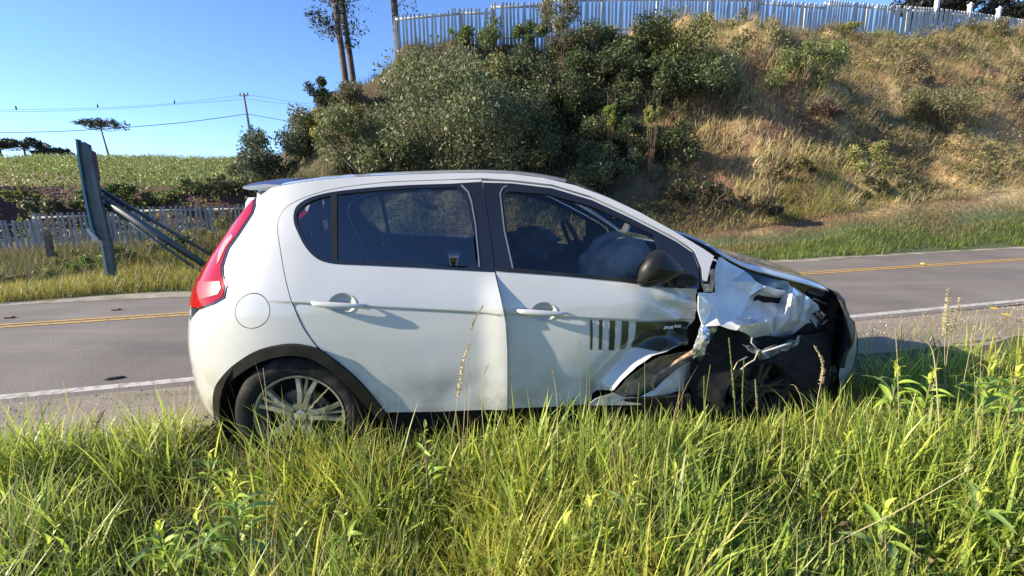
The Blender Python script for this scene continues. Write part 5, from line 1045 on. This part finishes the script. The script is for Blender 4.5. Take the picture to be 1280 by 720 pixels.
weed('leafy weed at the right edge of the grass, level with the shadow tip', 1238, 456, 2.2, .42, 24, (0, 0), .005, 1.1)
weed('leafy weed cut by the right edge of the photo', 1272, 468, 2.0, .40, 22, (0, 0), .005, 1.0)
weed('low leafy weed at the lower left corner', 60, 680, 1.38, .28, 18, (0, 0), .004, .8)
weed('leafy weed low in the grass below the front door', 640, 600, 1.6, .34, 18, (0, 0), .004, .7)
weed('low weed among the grass below the broken front corner', 905, 640, 1.45, .30, 18, (0, 0), .004, .7)
for (lb, x, y, Y, H, n_, s_) in [('small leafy weed at the bottom edge, left of the bottom centre pair', 430, 650, 1.4, .30, 18, .7), ('leafy weed at the bottom right, under the fallen straw', 1110, 640, 1.42, .32, 22, .9), ('leafy weed in the bottom right corner', 1225, 620, 1.5, .36, 24, .95),
    ('low leafy weed left of the rear wheel in the grass', 262, 570, 1.8, .26, 18, .7), ('leafy weed before the torn door corner', 842, 590, 1.6, .34, 20, .75), ('dense leafy weed at the bottom, under the stripes on the door', 760, 668, 1.36, .28, 24, .8), ('leafy weed in the grass below the hanging bumper piece', 1062, 548, 1.9, .36, 22, .8)]:
    weed(lb, x, y, Y, H, n_, (random.uniform(-.03, .03), 0), .004, s_)
# ---- seed stalks standing above the grass
M['straw'] = mat('straw', (.50, .42, .24), .6, trans=.2); M['gstem'] = mat('green_stem', (.20, .26, .07), .5, trans=.2); M['pinkish'] = mat('pink_seed', (.42, .34, .20), .7)
def stalk(label, pts, Y, head=.25, hw=.006, green=True, m=None, feather=0, rad=.0013):
    W_ = [onY(x, y, Y) for x, y in pts]; b_ = W_[0].copy(); root = b_ - np.array([0, 0, max(.02, b_[2] - float(wz(b_[0], b_[1])))]); t = thing('seed_stalk', label, 'grass stalk', root, 0, 'seed stalks standing over the grass')
    C_ = [root] + catmull([tuple(p) for p in W_], closed=False, n=6); C_ = [np.array(p) - root for p in C_]; ms = M['gstem'] if green else M['straw']
    tube('stem', C_, rad, ms, t, 5, rads=[rad * (1.3 - .6 * i / len(C_)) for i in range(len(C_))])
    seglen = [np.linalg.norm(C_[i + 1] - C_[i]) for i in range(len(C_) - 1)]; tot = sum(seglen); HL = head * np.linalg.norm(W_[-1] - W_[0]); acc = 0; pos = []
    N_ = 34
    for k in range(N_):
        s_ = tot - HL * (1 - k / N_); a = 0
        for i, L_ in enumerate(seglen):
            if a + L_ >= s_ or i == len(seglen) - 1:
                p = C_[i] + (C_[i + 1] - C_[i]) * min(1, (s_ - a) / L_); dr = (C_[i + 1] - C_[i]) / L_; break
            a += L_
        pos.append((p, dr, k / N_))
    V = []; Fc = []
    for j, (p, dr, f) in enumerate(pos):
        for q in range(3 + feather):
            a = random.uniform(0, 6.28); v = np.array([math.cos(a), math.sin(a), random.uniform(-.2, .4)]); o_ = dr * .7 + v * (.5 + .5 * feather); o_ /= np.linalg.norm(o_); L_ = hw * (1.0 + .6 * feather) * (1 - .5 * f); s2 = np.cross(o_, [0, 1, .1]); s2 /= np.linalg.norm(s2) + 1e-9
            b = len(V); V += [tuple(p), tuple(p + o_ * L_ * .5 + s2 * hw * .28), tuple(p + o_ * L_), tuple(p + o_ * L_ * .5 - s2 * hw * .28)]; Fc.append((b, b + 1, b + 2, b + 3))
    link('seed_head', mesh_np('seed_head', V, Fc, mats=[m or ms]), t)
stalk('green wheat-like spike in front of the dark front wheel arch', [(921, 560), (918, 500), (911, 422)], 1.75, .55, .010, True, rad=.0016)
stalk('pinkish fuzzy seed head before the front wheel, right of the wheat-like spike', [(949, 560), (947, 520), (944, 474)], 1.75, .45, .008, True, M['pinkish'])
stalk('short brown seed head below the front wheel', [(975, 590), (978, 550), (981, 508)], 1.75, .5, .007, False, M['pinkish'])
stalk('double brown withered stalk before the broken bumper', [(1015, 560), (1022, 500), (1029, 458), (1018, 432)], 1.8, .4, .008, False, M['pinkish'], 1)
stalk('bent pale stalk left of the broken bumper', [(1008, 550), (1003, 505), (995, 484), (988, 481)], 1.8, .2, .006, False)
stalk('tall arching pale stalk over the car shadow', [(1175, 560), (1172, 500), (1166, 440), (1150, 420), (1132, 415)], 1.9, .25, .005, False, None, 0, .0022)
stalk('thin white seed head standing in the car shadow near the bumper', [(1124, 560), (1122, 460), (1119, 409)], 2.1, .2, .006, False)
stalk('pale branched stalk against the road right of the car', [(1182, 480), (1181, 430), (1186, 360)], 2.6, .5, .012, False, None, 2)
stalk('second branched stalk against the road, leaning right', [(1180, 480), (1186, 430), (1200, 372)], 2.6, .4, .010, False, None, 2)
stalk('leaning straw stalk crossing the rear wheel rim', [(362, 560), (385, 515), (412, 484)], 1.75, .42, .010, True, M['straw'])
stalk('thin upright straw in front of the rear wheel, left part', [(336, 570), (334, 510), (329, 460)], 1.75, .15, .004, False)
stalk('feathery pinkish straw clump before the rear door', [(563, 560), (572, 500), (580, 450), (588, 430)], 1.75, .5, .008, False, M['pinkish'], 2)
stalk('tall straw reaching the door crease, leaning right', [(578, 560), (583, 480), (590, 410), (604, 382)], 1.75, .18, .010, False)
stalk('straw beside the door gap, slightly bent', [(606, 560), (602, 500), (605, 470), (611, 455)], 1.75, .12, .005, False)
stalk('thin green seed stalk before the front door, left of three', [(727, 560), (726, 500), (724, 424)], 1.75, .45, .005, True)
stalk('thin green seed stalk before the front door, middle of three', [(733, 560), (733, 500), (735, 445)], 1.75, .4, .005, True)
stalk('thin green seed stalk before the front door, right of three', [(737, 560), (737, 510), (737, 450)], 1.75, .4, .005, True)
stalk('nodding small seed head before the front door handle', [(697, 560), (696, 500), (690, 458)], 1.75, .12, .007, False)
stalk('green blade-like stalk below the door stripes', [(770, 570), (766, 520), (764, 478)], 1.75, .2, .005, True)
stalk('thin stalk standing by the exposed inner door panel', [(797, 560), (797, 510), (799, 478)], 1.75, .2, .004, True)
stalk('thin upright stalk left of the torn door corner', [(806, 570), (806, 500), (806, 452)], 1.75, .1, .003, True)
stalk('green stalk left of the wheat-like spike', [(879, 560), (882, 500), (888, 456)], 1.75, .3, .005, True)
stalk('green stalk with a notched tip by the torn sill', [(880, 560), (880, 510), (880, 470)], 1.75, .3, .006, True)
stalk('seed head right of the wheat-like spike, twisted', [(930, 570), (928, 500), (930, 448)], 1.75, .5, .008, True)
stalk('pale stalk leaning left over the shoulder at the far left', [(84, 560), (96, 520), (104, 488)], 2.2, .3, .005, False)
stalk('tawny feathery stalk rising before the white line at the left', [(105, 560), (120, 530), (130, 512)], 2.1, .5, .009, False, M['pinkish'], 2)
stalk('thin straw on the shoulder left of the rear bumper', [(135, 550), (142, 510), (150, 478)], 2.2, .2, .004, False)
stalk('long fallen straw crossing the grass at the left', [(190, 570), (150, 548), (120, 532)], 1.9, .1, .004, False)
stalk('long bent straw across the lower right grass', [(1020, 690), (1120, 640), (1215, 585)], 1.4, .1, .004, False, None, 0, .0018)
stalk('upright straw stalk over the shoulder at the right edge', [(1225, 470), (1228, 430), (1234, 402)], 2.7, .3, .006, False)
stalk('straw stalk with open head right of the car shadow', [(1206, 470), (1212, 440), (1218, 408)], 2.6, .35, .008, False, None, 1)
# the same verge going on beside and behind the camera
P, u, d = scatter(120000, -13, 15, -3.2, 3.2, None); X, Y = P[:, 0], P[:, 1]
k = ~((Y > .95) & (np.abs(X) < 1.22 * Y + .35)) & ~in_car(P) & (X ** 2 + Y ** 2 > .35) & (d < edge_d(u)) & ~((Y > .45) & (Y <= .95) & (np.abs(X) < .9)); P = P[k]; n = len(P)
tag(blades('rough_grass', P, RNG.uniform(.14, .38, n), RNG.uniform(.010, .022, n), pal(G1 + G2 + ST, n), M['grass'], 2, .4, .6), kind='stuff')
